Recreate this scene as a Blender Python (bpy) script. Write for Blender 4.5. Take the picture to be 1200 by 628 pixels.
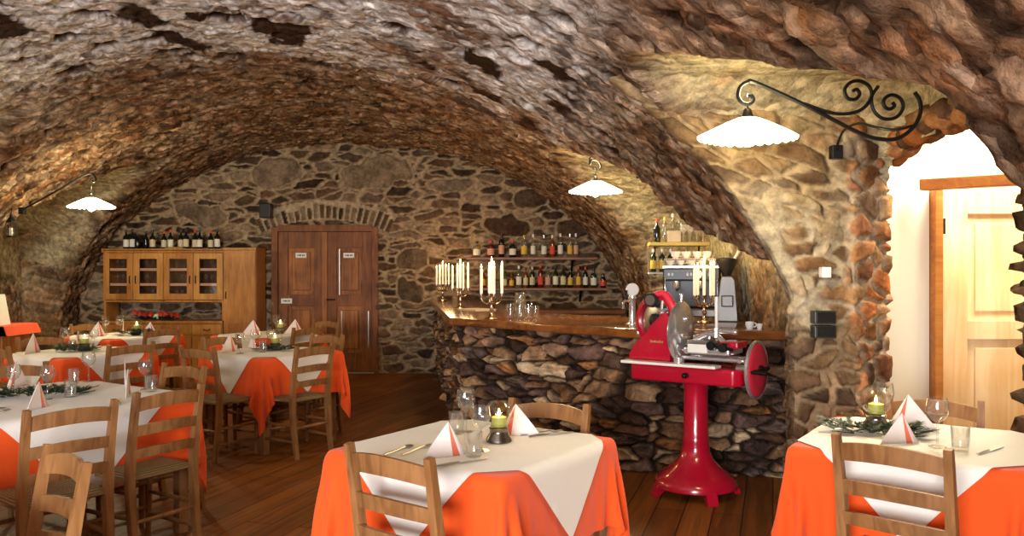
import bpy, bmesh, math, random
import numpy as np
from math import sin, cos, pi, radians, sqrt, atan2
from mathutils import Vector, Matrix, noise as mnoise
from mathutils.bvhtree import BVHTree

for o in list(bpy.data.objects):
    bpy.data.objects.remove(o)
SC = bpy.context.scene
COL = SC.collection

# ------------------------------------------------------------------ camera, world, lights, exposure
cam_d = bpy.data.cameras.new('camera')
cam_d.sensor_width = 36.0
cam_d.lens = 30.0
cam_d.clip_start = 0.05
cam = bpy.data.objects.new('camera', cam_d)
cam.location = (0, 0, 1.455)
cam.rotation_euler = (pi / 2, 0, 0)
COL.objects.link(cam)
SC.camera = cam
SC.view_settings.view_transform = 'Standard'
SC.view_settings.look = 'None'
SC.view_settings.gamma = 1.0
SC.view_settings.exposure = 0.0
try:
    SC.view_settings.use_curve_mapping = False
except Exception:
    pass
SC.cycles.use_denoising = True
SC.cycles.max_bounces = 8
SC.cycles.diffuse_bounces = 3
SC.cycles.transparent_max_bounces = 16
SC.cycles.sample_clamp_indirect = 6.0
SC.cycles.caustics_reflective = False
SC.cycles.caustics_refractive = False

world = bpy.data.worlds.new('world')
SC.world = world
world.use_nodes = True
world.node_tree.nodes['Background'].inputs[0].default_value = (1.0, 0.78, 0.55, 1)
world.node_tree.nodes['Background'].inputs[1].default_value = 0.012


def area_light(name, loc, target, sx, sy, power, color):
    d = bpy.data.lights.new(name, 'AREA')
    d.shape = 'RECTANGLE'
    d.size, d.size_y = sx, sy
    d.energy = power
    d.color = color
    o = bpy.data.objects.new(name, d)
    o.location = loc
    o.rotation_euler = (Vector(target) - Vector(loc)).to_track_quat('-Z', 'Y').to_euler()
    COL.objects.link(o)
    return o


def point_light(name, loc, power, color, r=0.05):
    d = bpy.data.lights.new(name, 'POINT')
    d.energy = power
    d.color = color
    d.shadow_soft_size = r
    o = bpy.data.objects.new(name, d)
    o.location = loc
    COL.objects.link(o)
    return o


# daylight from the windows behind the photographer
area_light('daylight_high', (-1.6, -2.4, 1.5), (-1.6, 4.6, 3.5), 2.6, 1.2, 560, (0.92, 0.94, 1.0))
area_light('daylight_low', (-0.6, -2.8, 1.7), (0.0, 4.0, 0.8), 1.8, 1.2, 54, (0.96, 0.92, 1.0))
# the lit room behind the opening on the right: a warm light under its ceiling
area_light('annex_light', (3.0, 4.95, 2.8), (2.35, 4.75, 1.0), 0.9, 0.7, 190, (1.0, 0.87, 0.66))
WARM = (1.0, 0.83, 0.47)
LAMP_W = 19.0
CANDLE = (1.0, 0.55, 0.18)


# ------------------------------------------------------------------ materials
def mat_new(name):
    m = bpy.data.materials.new(name)
    m.use_nodes = True
    nt = m.node_tree
    b = nt.nodes['Principled BSDF']
    return m, nt, b


def link(nt, a, b):
    nt.links.new(a, b)


def simple(name, col, rough=0.6, metal=0.0, noise=0.0, nscale=20, bump=0.0, bscale=60, spec=0.5, stretch=None, coat=0):
    m, nt, b = mat_new(name)
    b.inputs['Roughness'].default_value = rough
    b.inputs['Metallic'].default_value = metal
    b.inputs['Specular IOR Level'].default_value = spec
    if coat:
        b.inputs['Coat Weight'].default_value = coat
        b.inputs['Coat Roughness'].default_value = 0.08
    b.inputs['Base Color'].default_value = (*col, 1)
    if noise or bump:
        tc = nt.nodes.new('ShaderNodeTexCoord')
        mp = nt.nodes.new('ShaderNodeMapping')
        link(nt, tc.outputs['Object'], mp.inputs[0])
        if stretch:
            mp.inputs['Scale'].default_value = stretch
    if noise:
        n = nt.nodes.new('ShaderNodeTexNoise')
        n.inputs['Scale'].default_value = nscale
        n.inputs['Detail'].default_value = 5
        link(nt, mp.outputs[0], n.inputs['Vector'])
        r = nt.nodes.new('ShaderNodeMapRange')
        r.inputs['From Min'].default_value = 0.3
        r.inputs['From Max'].default_value = 0.7
        r.inputs['To Min'].default_value = 1 - noise
        r.inputs['To Max'].default_value = 1 + noise
        link(nt, n.outputs[0], r.inputs[0])
        x = nt.nodes.new('ShaderNodeVectorMath')
        x.operation = 'SCALE'
        x.inputs[0].default_value = col
        link(nt, r.outputs[0], x.inputs['Scale'])
        link(nt, x.outputs[0], b.inputs['Base Color'])
    if bump:
        n2 = nt.nodes.new('ShaderNodeTexNoise')
        n2.inputs['Scale'].default_value = bscale
        n2.inputs['Detail'].default_value = 4
        link(nt, mp.outputs[0], n2.inputs['Vector'])
        bp = nt.nodes.new('ShaderNodeBump')
        bp.inputs['Strength'].default_value = bump
        bp.inputs['Distance'].default_value = 0.01
        link(nt, n2.outputs[0], bp.inputs['Height'])
        link(nt, bp.outputs[0], b.inputs['Normal'])
    return m


def wood(name, dark, light, scale=6.0, stretch=(1, 1, 0.08), rough=0.45, bump=0.15, coat=0.0):
    m, nt, b = mat_new(name)
    tc = nt.nodes.new('ShaderNodeTexCoord')
    mp = nt.nodes.new('ShaderNodeMapping')
    mp.inputs['Scale'].default_value = stretch
    link(nt, tc.outputs['Object'], mp.inputs[0])
    n = nt.nodes.new('ShaderNodeTexNoise')
    n.inputs['Scale'].default_value = scale * 5
    n.inputs['Detail'].default_value = 6
    n.inputs['Distortion'].default_value = 1.2
    link(nt, mp.outputs[0], n.inputs['Vector'])
    n2 = nt.nodes.new('ShaderNodeTexNoise')
    n2.inputs['Scale'].default_value = scale * 0.7
    n2.inputs['Detail'].default_value = 2
    link(nt, tc.outputs['Object'], n2.inputs['Vector'])
    ad = nt.nodes.new('ShaderNodeMath')
    ad.operation = 'ADD'
    link(nt, n.outputs[0], ad.inputs[0])
    link(nt, n2.outputs[0], ad.inputs[1])
    r = nt.nodes.new('ShaderNodeValToRGB')
    r.color_ramp.elements[0].position = 0.38
    r.color_ramp.elements[1].position = 0.62
    r.color_ramp.elements[0].color = (*dark, 1)
    r.color_ramp.elements[1].color = (*light, 1)
    hf = nt.nodes.new('ShaderNodeMath')
    hf.operation = 'MULTIPLY'
    hf.inputs[1].default_value = 0.5
    link(nt, ad.outputs[0], hf.inputs[0])
    link(nt, hf.outputs[0], r.inputs[0])
    link(nt, r.outputs[0], b.inputs['Base Color'])
    b.inputs['Roughness'].default_value = rough
    b.inputs['Specular IOR Level'].default_value = 0.3
    if coat:
        b.inputs['Coat Weight'].default_value = coat
        b.inputs['Coat Roughness'].default_value = 0.12
    bp = nt.nodes.new('ShaderNodeBump')
    bp.inputs['Strength'].default_value = bump
    bp.inputs['Distance'].default_value = 0.004
    link(nt, n.outputs[0], bp.inputs['Height'])
    link(nt, bp.outputs[0], b.inputs['Normal'])
    return m


def stone_mat(name, rough=0.75, bump=0.6, var=0.35, fine=38.0, chips=0.0, chip_scale=8.0, chip_stretch=(1, 1, 1)):
    """stone: albedo of each stone comes from the mesh, small chips, grain and relief from noise"""
    m, nt, b = mat_new(name)
    at = nt.nodes.new('ShaderNodeAttribute')
    at.attribute_name = 'Col'
    tc = nt.nodes.new('ShaderNodeTexCoord')
    n = nt.nodes.new('ShaderNodeTexNoise')
    n.inputs['Scale'].default_value = fine * 0.45
    n.inputs['Detail'].default_value = 8
    n.inputs['Roughness'].default_value = 0.68
    link(nt, tc.outputs['Object'], n.inputs['Vector'])
    r = nt.nodes.new('ShaderNodeMapRange')
    r.inputs['From Min'].default_value = 0.33
    r.inputs['From Max'].default_value = 0.67
    r.inputs['To Min'].default_value = 1 - var
    r.inputs['To Max'].default_value = 1 + var
    link(nt, n.outputs[0], r.inputs[0])
    x = nt.nodes.new('ShaderNodeVectorMath')
    x.operation = 'SCALE'
    link(nt, at.outputs['Color'], x.inputs[0])
    link(nt, r.outputs[0], x.inputs['Scale'])
    last = x.outputs[0]
    n2 = nt.nodes.new('ShaderNodeTexNoise')
    n2.inputs['Scale'].default_value = fine
    n2.inputs['Detail'].default_value = 8
    n2.inputs['Roughness'].default_value = 0.65
    link(nt, tc.outputs['Object'], n2.inputs['Vector'])
    height = n2.outputs[0]
    if chips:
        wn = nt.nodes.new('ShaderNodeTexNoise')
        wn.inputs['Scale'].default_value = 3.5
        wn.inputs['Detail'].default_value = 3
        link(nt, tc.outputs['Object'], wn.inputs['Vector'])
        wv = nt.nodes.new('ShaderNodeVectorMath'); wv.operation = 'MULTIPLY_ADD'
        wv.inputs[1].default_value = (0.25, 0.25, 0.25)
        link(nt, wn.outputs['Color'], wv.inputs[0])
        mp = nt.nodes.new('ShaderNodeMapping')
        mp.inputs['Scale'].default_value = chip_stretch
        link(nt, tc.outputs['Object'], mp.inputs[0])
        link(nt, mp.outputs[0], wv.inputs[2])
        vo = nt.nodes.new('ShaderNodeTexVoronoi')
        vo.feature = 'F1'
        vo.inputs['Scale'].default_value = chip_scale
        vo.inputs['Randomness'].default_value = 1.0
        link(nt, wv.outputs[0], vo.inputs['Vector'])
        sp = nt.nodes.new('ShaderNodeSeparateColor')
        link(nt, vo.outputs['Color'], sp.inputs[0])
        cr = nt.nodes.new('ShaderNodeValToRGB')
        cr.color_ramp.interpolation = 'CONSTANT'
        els = [(0.0, (0.30, 0.24, 0.19)), (0.16, (0.62, 0.55, 0.48)), (0.30, (1.0, 1.0, 1.0)), (0.52, (1.35, 1.25, 1.15)), (0.66, (0.85, 0.70, 0.55)), (0.80, (1.6, 1.55, 1.5)), (0.90, (1.15, 0.80, 0.52))]
        cr.color_ramp.elements[0].position = 0.0; cr.color_ramp.elements[0].color = (*els[0][1], 1)
        cr.color_ramp.elements[1].position = els[1][0]; cr.color_ramp.elements[1].color = (*els[1][1], 1)
        for p_, c_ in els[2:]:
            q = cr.color_ramp.elements.new(p_); q.color = (*c_, 1)
        link(nt, sp.outputs[0], cr.inputs[0])
        mul = nt.nodes.new('ShaderNodeMix'); mul.data_type = 'RGBA'; mul.blend_type = 'MULTIPLY'
        mf = nt.nodes.new('ShaderNodeMath'); mf.operation = 'MULTIPLY'; mf.inputs[1].default_value = chips
        link(nt, at.outputs['Alpha'], mf.inputs[0]); link(nt, mf.outputs[0], mul.inputs['Factor'])
        link(nt, last, mul.inputs['A']); link(nt, cr.outputs[0], mul.inputs['B'])
        last = mul.outputs['Result']
        hm = nt.nodes.new('ShaderNodeMath'); hm.operation = 'MULTIPLY_ADD'
        hm.inputs[1].default_value = -1.6
        link(nt, vo.outputs['Distance'], hm.inputs[0]); link(nt, n2.outputs[0], hm.inputs[2])
        hm2 = nt.nodes.new('ShaderNodeMath'); hm2.operation = 'MULTIPLY_ADD'
        hm2.inputs[1].default_value = 0.7
        link(nt, sp.outputs[1], hm2.inputs[0]); link(nt, hm.outputs[0], hm2.inputs[2])
        height = hm2.outputs[0]
    link(nt, last, b.inputs['Base Color'])
    b.inputs['Roughness'].default_value = rough
    b.inputs['Specular IOR Level'].default_value = 0.02
    bp = nt.nodes.new('ShaderNodeBump')
    bp.inputs['Strength'].default_value = bump
    bp.inputs['Distance'].default_value = 0.025
    link(nt, height, bp.inputs['Height'])
    link(nt, bp.outputs[0], b.inputs['Normal'])
    return m


def glass_mat(name, tint=(1, 1, 1), gloss=1.0, body=0.0, bodycol=(1, 1, 1)):
    m = bpy.data.materials.new(name)
    m.use_nodes = True
    nt = m.node_tree
    nt.nodes.clear()
    out = nt.nodes.new('ShaderNodeOutputMaterial')
    tr = nt.nodes.new('ShaderNodeBsdfTransparent')
    tr.inputs[0].default_value = (*tint, 1)
    gl = nt.nodes.new('ShaderNodeBsdfGlossy')
    gl.inputs['Roughness'].default_value = 0.03
    lw = nt.nodes.new('ShaderNodeLayerWeight')
    lw.inputs[0].default_value = 0.35
    mu = nt.nodes.new('ShaderNodeMath')
    mu.operation = 'MULTIPLY_ADD'
    mu.inputs[1].default_value = 0.65 * gloss
    mu.inputs[2].default_value = 0.05
    link(nt, lw.outputs['Facing'], mu.inputs[0])
    mx = nt.nodes.new('ShaderNodeMixShader')
    link(nt, mu.outputs[0], mx.inputs[0])
    link(nt, tr.outputs[0], mx.inputs[1])
    link(nt, gl.outputs[0], mx.inputs[2])
    last = mx.outputs[0]
    if body:
        df = nt.nodes.new('ShaderNodeBsdfDiffuse')
        df.inputs[0].default_value = (*bodycol, 1)
        m2 = nt.nodes.new('ShaderNodeMixShader')
        m2.inputs[0].default_value = body
        link(nt, last, m2.inputs[1])
        link(nt, df.outputs[0], m2.inputs[2])
        last = m2.outputs[0]
    link(nt, last, out.inputs[0])
    return m


def emit_mat(name, col, strength, base=(0.8, 0.8, 0.75)):
    m, nt, b = mat_new(name)
    b.inputs['Base Color'].default_value = (*base, 1)
    b.inputs['Emission Color'].default_value = (*col, 1)
    b.inputs['Emission Strength'].default_value = strength
    return m


def cloth_mat(name, col, rough=0.85, sheen=0.3, weave=900, trans=0.0):
    m, nt, b = mat_new(name)
    b.inputs['Base Color'].default_value = (*col, 1)
    b.inputs['Roughness'].default_value = rough
    b.inputs['Sheen Weight'].default_value = sheen
    b.inputs['Specular IOR Level'].default_value = 0.2
    tc = nt.nodes.new('ShaderNodeTexCoord')
    n = nt.nodes.new('ShaderNodeTexNoise')
    n.inputs['Scale'].default_value = 14
    n.inputs['Detail'].default_value = 4
    link(nt, tc.outputs['Object'], n.inputs['Vector'])
    bp = nt.nodes.new('ShaderNodeBump')
    bp.inputs['Strength'].default_value = 0.25
    bp.inputs['Distance'].default_value = 0.01
    link(nt, n.outputs[0], bp.inputs['Height'])
    link(nt, bp.outputs[0], b.inputs['Normal'])
    return m


M = {}
M['vault'] = stone_mat('vault_stone', 0.6, 0.85, 0.5, 40, 0.6, 12, (0.8, 1.1, 1.0))
M['rubble'] = stone_mat('rubble_stone', 0.7, 0.6, 0.4, 40)
M['barstone'] = stone_mat('bar_stone', 0.5, 0.8, 0.5, 30, 0.35, 11, (0.7, 0.7, 1.3))
M['plaster'] = simple('white_plaster', (0.82, 0.78, 0.64), 0.9, bump=0.1, bscale=8)
M['dark_plaster'] = simple('dim_plaster', (0.30, 0.24, 0.18), 0.9, noise=0.3, nscale=2, bump=0.4, bscale=5)
M['chair'] = wood('chair_wood', (0.17, 0.07, 0.021), (0.35, 0.163, 0.055), 5, (1, 1, 0.12), 0.5)
M['table'] = wood('table_wood', (0.20, 0.09, 0.03), (0.36, 0.18, 0.07), 5, (1, 1, 0.12), 0.45)
M['cab'] = wood('pine_cabinet', (0.30, 0.11, 0.022), (0.52, 0.225, 0.045), 3, (1, 1, 0.15), 0.4)
M['cab_light'] = wood('pine_door', (0.40, 0.17, 0.035), (0.62, 0.30, 0.07), 3, (1, 1, 0.15), 0.4)
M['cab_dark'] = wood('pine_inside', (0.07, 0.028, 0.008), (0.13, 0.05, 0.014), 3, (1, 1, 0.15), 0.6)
M['olddoor'] = wood('old_door', (0.11, 0.034, 0.009), (0.27, 0.092, 0.023), 4, (1, 1, 0.1), 0.55)
M['olddoor2'] = wood('old_door_panel', (0.15, 0.048, 0.012), (0.42, 0.155, 0.04), 4, (1, 1, 0.1), 0.55)
M['pale_door'] = wood('pale_pine', (0.70, 0.43, 0.19), (0.82, 0.62, 0.36), 3, (1, 1, 0.1), 0.45)
M['orange_wood'] = wood('orange_beam', (0.33, 0.11, 0.02), (0.50, 0.20, 0.04), 4, (0.15, 1, 1), 0.5)
M['bartop'] = wood('bar_top', (0.12, 0.035, 0.008), (0.30, 0.10, 0.022), 3, (0.15, 1, 1), 0.16, 0.05, coat=0.6)
M['shelf'] = wood('shelf_wood', (0.15, 0.045, 0.012), (0.30, 0.10, 0.025), 4, (0.1, 1, 1), 0.4)
M['orange'] = cloth_mat('orange_cloth', (0.80, 0.088, 0.009), 0.8, 0.15)
M['white'] = cloth_mat('white_cloth', (0.80, 0.745, 0.66), 0.85, 0.15)
M['napkin'] = cloth_mat('napkin_cloth', (0.82, 0.72, 0.66), 0.85, 0.2)
M['pink'] = cloth_mat('napkin_red', (0.72, 0.16, 0.09), 0.85, 0.2)
M['black'] = simple('black_iron', (0.012, 0.011, 0.01), 0.45, 0.6)
M['blackplastic'] = simple('black_plastic', (0.012, 0.012, 0.012), 0.4)
M['chrome'] = simple('chrome', (0.86, 0.85, 0.84), 0.2, 0.82)
M['steel'] = simple('brushed_steel', (0.62, 0.60, 0.56), 0.28, 1.0)
M['silver'] = simple('silver', (0.72, 0.62, 0.48), 0.2, 1.0)
M['red'] = simple('red_enamel', (0.47, 0.006, 0.026), 0.22, 0.0, coat=0.7)
M['red_lit'] = simple('red_enamel_lit', (0.88, 0.035, 0.07), 0.4, 0.0, coat=0.3)  # brighter copy of the red enamel, with the annex light put into its colour
M['dull_steel'] = simple('dull_steel', (0.16, 0.15, 0.135), 0.42, 0.7)
M['pewter'] = simple('pewter', (0.22, 0.20, 0.17), 0.22, 0.95)
M['enamel'] = simple('white_enamel', (0.85, 0.80, 0.72), 0.3)
M['gold'] = simple('gilt_lettering', (0.75, 0.5, 0.22), 0.35, 0.8)
M['glass'] = glass_mat('clear_glass', (0.96, 0.96, 0.94), 1.0, 0.03, (0.9, 0.85, 0.75))
M['globe'] = glass_mat('globe_glass', (0.97, 0.97, 0.95), 0.55, 0.0)
M['goblet'] = glass_mat('goblet_glass_glint', (0.93, 0.93, 0.9), 1.0, 0.22, (0.9, 0.85, 0.75))  # whitish diffuse body paints the lamp glints into the clear glass
M['pane'] = glass_mat('pane_glass', gloss=0.35)
M['clearbottle'] = glass_mat('clear_bottle_glass', (0.85, 0.85, 0.78), 0.8, 0.12, (0.5, 0.42, 0.3))
M['amberbottle'] = simple('amber_bottle', (0.16, 0.045, 0.008), 0.12)
M['redbottle'] = simple('red_bottle', (0.12, 0.01, 0.008), 0.12)
M['greenbottle'] = simple('green_bottle', (0.015, 0.028, 0.010), 0.1)
M['darkbottle'] = simple('dark_bottle', (0.008, 0.010, 0.007), 0.1)
M['lab_white'] = simple('white_paper_label', (0.78, 0.74, 0.60), 0.7)
M['lab_cream'] = simple('cream_paper_label', (0.66, 0.55, 0.36), 0.7)
M['lab_yellow'] = simple('yellow_paper_label', (0.72, 0.45, 0.05), 0.7)
M['lab_red'] = simple('red_paper_label', (0.70, 0.07, 0.035), 0.7)
M['lab_pink'] = simple('pink_paper_label', (0.62, 0.33, 0.22), 0.7)
M['candle'] = emit_mat('candle_wax', (1.0, 0.72, 0.38), 0.55, (0.85, 0.8, 0.68))
M['votive'] = simple('green_wax', (0.42, 0.42, 0.08), 0.5)
M['flame'] = emit_mat('candle_flame', (1.0, 0.62, 0.22), 30)
M['shade'] = emit_mat('opal_glass', (1.0, 0.88, 0.60), 9)
M['bulb'] = emit_mat('bulb', (1.0, 0.86, 0.55), 45)
M['leaf'] = simple('fir_green', (0.012, 0.030, 0.008), 0.6, noise=0.5, nscale=40)
M['flower_red'] = simple('red_petals', (0.45, 0.018, 0.012), 0.6)
M['flower_white'] = simple('white_petals', (0.75, 0.68, 0.55), 0.6)
M['porcelain'] = simple('white_porcelain', (0.80, 0.77, 0.70), 0.2)
M['signplate'] = simple('white_sign', (0.80, 0.76, 0.68), 0.5)
M['yellowshelf'] = simple('yellow_edge', (0.55, 0.40, 0.05), 0.4)
M['ink'] = simple('sign_ink', (0.05, 0.04, 0.035), 0.6)


def rush_mat():
    m, nt, b = mat_new('woven_rush')
    tc = nt.nodes.new('ShaderNodeTexCoord')
    sp = nt.nodes.new('ShaderNodeSeparateXYZ')
    link(nt, tc.outputs['Object'], sp.inputs[0])
    ax = nt.nodes.new('ShaderNodeMath'); ax.operation = 'ABSOLUTE'
    ay = nt.nodes.new('ShaderNodeMath'); ay.operation = 'ABSOLUTE'
    link(nt, sp.outputs[0], ax.inputs[0]); link(nt, sp.outputs[1], ay.inputs[0])
    mxn = nt.nodes.new('ShaderNodeMath'); mxn.operation = 'MAXIMUM'
    link(nt, ax.outputs[0], mxn.inputs[0]); link(nt, ay.outputs[0], mxn.inputs[1])
    ml = nt.nodes.new('ShaderNodeMath'); ml.operation = 'MULTIPLY'; ml.inputs[1].default_value = 2 * pi / 0.014
    link(nt, mxn.outputs[0], ml.inputs[0])
    sn = nt.nodes.new('ShaderNodeMath'); sn.operation = 'SINE'
    link(nt, ml.outputs[0], sn.inputs[0])
    bp = nt.nodes.new('ShaderNodeBump'); bp.inputs['Strength'].default_value = 0.8; bp.inputs['Distance'].default_value = 0.006
    link(nt, sn.outputs[0], bp.inputs['Height'])
    link(nt, bp.outputs[0], b.inputs['Normal'])
    r = nt.nodes.new('ShaderNodeValToRGB')
    r.color_ramp.elements[0].color = (0.16, 0.09, 0.03, 1)
    r.color_ramp.elements[1].color = (0.42, 0.28, 0.11, 1)
    mr = nt.nodes.new('ShaderNodeMapRange'); mr.inputs['From Min'].default_value = -1
    link(nt, sn.outputs[0], mr.inputs[0]); link(nt, mr.outputs[0], r.inputs[0])
    link(nt, r.outputs[0], b.inputs['Base Color'])
    b.inputs['Roughness'].default_value = 0.7
    return m


M['rush'] = rush_mat()


def floor_mat():
    m, nt, b = mat_new('plank_floor')
    tc = nt.nodes.new('ShaderNodeTexCoord')
    mp = nt.nodes.new('ShaderNodeMapping')
    mp.inputs['Rotation'].default_value = (0, 0, radians(-73))
    link(nt, tc.outputs['Object'], mp.inputs[0])
    br = nt.nodes.new('ShaderNodeTexBrick')
    br.offset = 0.37
    br.inputs['Scale'].default_value = 1.0
    br.inputs['Brick Width'].default_value = 2.6
    br.inputs['Row Height'].default_value = 0.17
    br.inputs['Mortar Size'].default_value = 0.004
    br.inputs['Mortar Smooth'].default_value = 0.2
    br.inputs['Bias'].default_value = 0.0
    br.inputs['Color1'].default_value = (0.145, 0.044, 0.007, 1)
    br.inputs['Color2'].default_value = (0.27, 0.09, 0.0145, 1)
    br.inputs['Mortar'].default_value = (0.02, 0.006, 0.002, 1)
    link(nt, mp.outputs[0], br.inputs['Vector'])
    mp2 = nt.nodes.new('ShaderNodeMapping')
    mp2.inputs['Scale'].default_value = (0.06, 1, 1)
    link(nt, mp.outputs[0], mp2.inputs[0])
    n = nt.nodes.new('ShaderNodeTexNoise')
    n.inputs['Scale'].default_value = 22
    n.inputs['Detail'].default_value = 6
    n.inputs['Distortion'].default_value = 1.0
    link(nt, mp2.outputs[0], n.inputs['Vector'])
    r = nt.nodes.new('ShaderNodeMapRange')
    r.inputs['From Min'].default_value = 0.3; r.inputs['From Max'].default_value = 0.7
    r.inputs['To Min'].default_value = 0.6; r.inputs['To Max'].default_value = 1.35
    link(nt, n.outputs[0], r.inputs[0])
    x = nt.nodes.new('ShaderNodeVectorMath'); x.operation = 'SCALE'
    link(nt, br.outputs['Color'], x.inputs[0]); link(nt, r.outputs[0], x.inputs['Scale'])
    link(nt, x.outputs[0], b.inputs['Base Color'])
    b.inputs['Roughness'].default_value = 0.52
    b.inputs['Specular IOR Level'].default_value = 0.3
    bp = nt.nodes.new('ShaderNodeBump'); bp.inputs['Strength'].default_value = 0.4; bp.inputs['Distance'].default_value = 0.004
    bp.invert = True
    link(nt, br.outputs['Fac'], bp.inputs['Height'])
    link(nt, bp.outputs[0], b.inputs['Normal'])
    return m


M['floor'] = floor_mat()


# ------------------------------------------------------------------ mesh helpers
def obj(name, bm, mat, parent=None, smooth=False):
    me = bpy.data.meshes.new(name)
    bmesh.ops.recalc_face_normals(bm, faces=bm.faces)
    bm.to_mesh(me)
    bm.free()
    for mm in (mat if isinstance(mat, (list, tuple)) else [mat]):
        me.materials.append(mm)
    if smooth:
        me.polygons.foreach_set('use_smooth', [True] * len(me.polygons))
        try:
            me.set_sharp_from_angle(angle=radians(38))
        except Exception:
            pass
    o = bpy.data.objects.new(name, me)
    COL.objects.link(o)
    if parent:
        o.parent = parent
    return o


def np_mesh(name, V, F, mat, parent=None, smooth=True, colors=None):
    me = bpy.data.meshes.new(name)
    V = np.ascontiguousarray(V, dtype=np.float32)
    F = np.ascontiguousarray(F, dtype=np.int32)
    k = F.shape[1]
    me.vertices.add(len(V)); me.vertices.foreach_set('co', V.ravel())
    me.loops.add(F.size); me.loops.foreach_set('vertex_index', F.ravel())
    me.polygons.add(len(F))
    me.polygons.foreach_set('loop_start', np.arange(0, F.size, k, dtype=np.int32))
    if smooth:
        me.polygons.foreach_set('use_smooth', np.ones(len(F), dtype=bool))
    me.update(calc_edges=True)
    if colors is not None:
        a = me.color_attributes.new('Col', 'FLOAT_COLOR', 'POINT')
        c = np.ones((len(V), 4), dtype=np.float32)
        c[:, :colors.shape[1]] = colors
        a.data.foreach_set('color', c.ravel())
    me.materials.append(mat)
    o = bpy.data.objects.new(name, me)
    COL.objects.link(o)
    if parent:
        o.parent = parent
    return o


def grid_faces(nr, nc, flip=False):
    i = np.arange(nr - 1)[:, None] * nc + np.arange(nc - 1)[None, :]
    f = np.stack([i, i + 1, i + nc + 1, i + nc], -1).reshape(-1, 4)
    return f[:, ::-1] if flip else f


def thing(name, label, cat, loc=(0, 0, 0), rotz=0.0, group=None):
    o = bpy.data.objects.new(name, None)
    o.empty_display_size = 0.1
    COL.objects.link(o)
    o.location = loc
    o.rotation_euler = (0, 0, rotz)
    o['label'] = label
    o['category'] = cat
    if group:
        o['group'] = group
    return o


def tag(o, label, cat, group=None):
    o['label'] = label
    o['category'] = cat
    if group:
        o['group'] = group
    return o


def struct(o):
    o['kind'] = 'structure'
    return o


def dup(root, loc, rotz, label, group=None, scale=None):
    r = root.copy()
    COL.objects.link(r)
    r.location = loc
    r.rotation_euler = (0, 0, rotz)
    if scale:
        r.scale = (scale, scale, scale)
    r['label'] = label
    if group:
        r['group'] = group
    for ch in list(root.children):
        c = ch.copy(); COL.objects.link(c); c.parent = r
        for g in list(ch.children):
            d = g.copy(); COL.objects.link(d); d.parent = c
    return r


def bx(bm, x0, x1, y0, y1, z0, z1, bev=0.0, mi=0, mtx=None):
    vs = [bm.verts.new(p) for p in ((x0, y0, z0), (x1, y0, z0), (x1, y1, z0), (x0, y1, z0),
                                    (x0, y0, z1), (x1, y0, z1), (x1, y1, z1), (x0, y1, z1))]
    fs = [bm.faces.new([vs[i] for i in q]) for q in
          ((0, 3, 2, 1), (4, 5, 6, 7), (0, 1, 5, 4), (1, 2, 6, 5), (2, 3, 7, 6), (3, 0, 4, 7))]
    for f in fs:
        f.material_index = mi
    if mtx is not None:
        for v in vs:
            v.co = mtx @ v.co
    if bev:
        es = set(e for f in fs for e in f.edges)
        bmesh.ops.bevel(bm, geom=list(es), offset=bev, segments=2, profile=0.6, affect='EDGES')
    return vs


def lathe(bm, prof, seg=20, center=(0, 0, 0), axis='z', mi=0, cap0=True, cap1=True, wave=None):
    rings = []
    for k, (r, h) in enumerate(prof):
        ring = []
        for s in range(seg):
            a = 2 * pi * s / seg
            rr = r
            hh = h
            if wave:
                rr, hh = wave(k, a, r, h)
            x, y, z = rr * cos(a), rr * sin(a), hh
            if axis == 'x':
                x, y, z = z, x, y
            elif axis == 'y':
                x, y, z = y, z, x
            ring.append(bm.verts.new((x + center[0], y + center[1], z + center[2])))
        rings.append(ring)
    for a, b in zip(rings, rings[1:]):
        for s in range(seg):
            f = bm.faces.new((a[s], a[(s + 1) % seg], b[(s + 1) % seg], b[s]))
            f.material_index = mi
    if cap0:
        f = bm.faces.new(rings[0][::-1]); f.material_index = mi
    if cap1:
        f = bm.faces.new(rings[-1]); f.material_index = mi


def tube(bm, pts, rad, seg=8, flat=1.0, mi=0, up=None, ph=0.0):
    pts = [Vector(p) for p in pts]
    n = len(pts)
    rads = rad if isinstance(rad, (list, tuple)) else [rad] * n
    rings = []
    ref = Vector(up) if up else Vector((0.31, 0.22, 0.93))
    for i, p in enumerate(pts):
        t = (pts[min(i + 1, n - 1)] - pts[max(i - 1, 0)]).normalized()
        a = t.cross(ref)
        if a.length < 1e-4:
            a = t.cross(Vector((1, 0, 0)))
        a.normalize()
        b = a.cross(t).normalized()
        ref = b if not up else ref
        ring = [bm.verts.new(p + a * (cos(2 * pi * s / seg + ph) * rads[i]) + b * (sin(2 * pi * s / seg + ph) * rads[i] * flat)) for s in range(seg)]
        rings.append(ring)
    for A, B in zip(rings, rings[1:]):
        for s in range(seg):
            f = bm.faces.new((A[s], A[(s + 1) % seg], B[(s + 1) % seg], B[s])); f.material_index = mi
    f = bm.faces.new(rings[0][::-1]); f.material_index = mi
    f = bm.faces.new(rings[-1]); f.material_index = mi


def smooth_path(ctrl, n=8):
    """Catmull-Rom through control points"""
    P = [Vector(c) for c in ctrl]
    P = [P[0] * 2 - P[1]] + P + [P[-1] * 2 - P[-2]]
    out = []
    for i in range(1, len(P) - 2):
        for k in range(n):
            t = k / n
            a, b, c, d = P[i - 1], P[i], P[i + 1], P[i + 2]
            out.append(0.5 * ((2 * b) + (c - a) * t + (2 * a - 5 * b + 4 * c - d) * t * t + (3 * b - a - 3 * c + d) * t ** 3))
    out.append(P[-2])
    return out


def sphere(bm, c, r, u=14, v=9, sz=1.0, mi=0):
    prof = []
    for k in range(v + 1):
        a = -pi / 2 + pi * k / v
        prof.append((max(r * cos(a), r * 0.02), r * sin(a) * sz))
    lathe(bm, prof, u, c, mi=mi)


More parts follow.
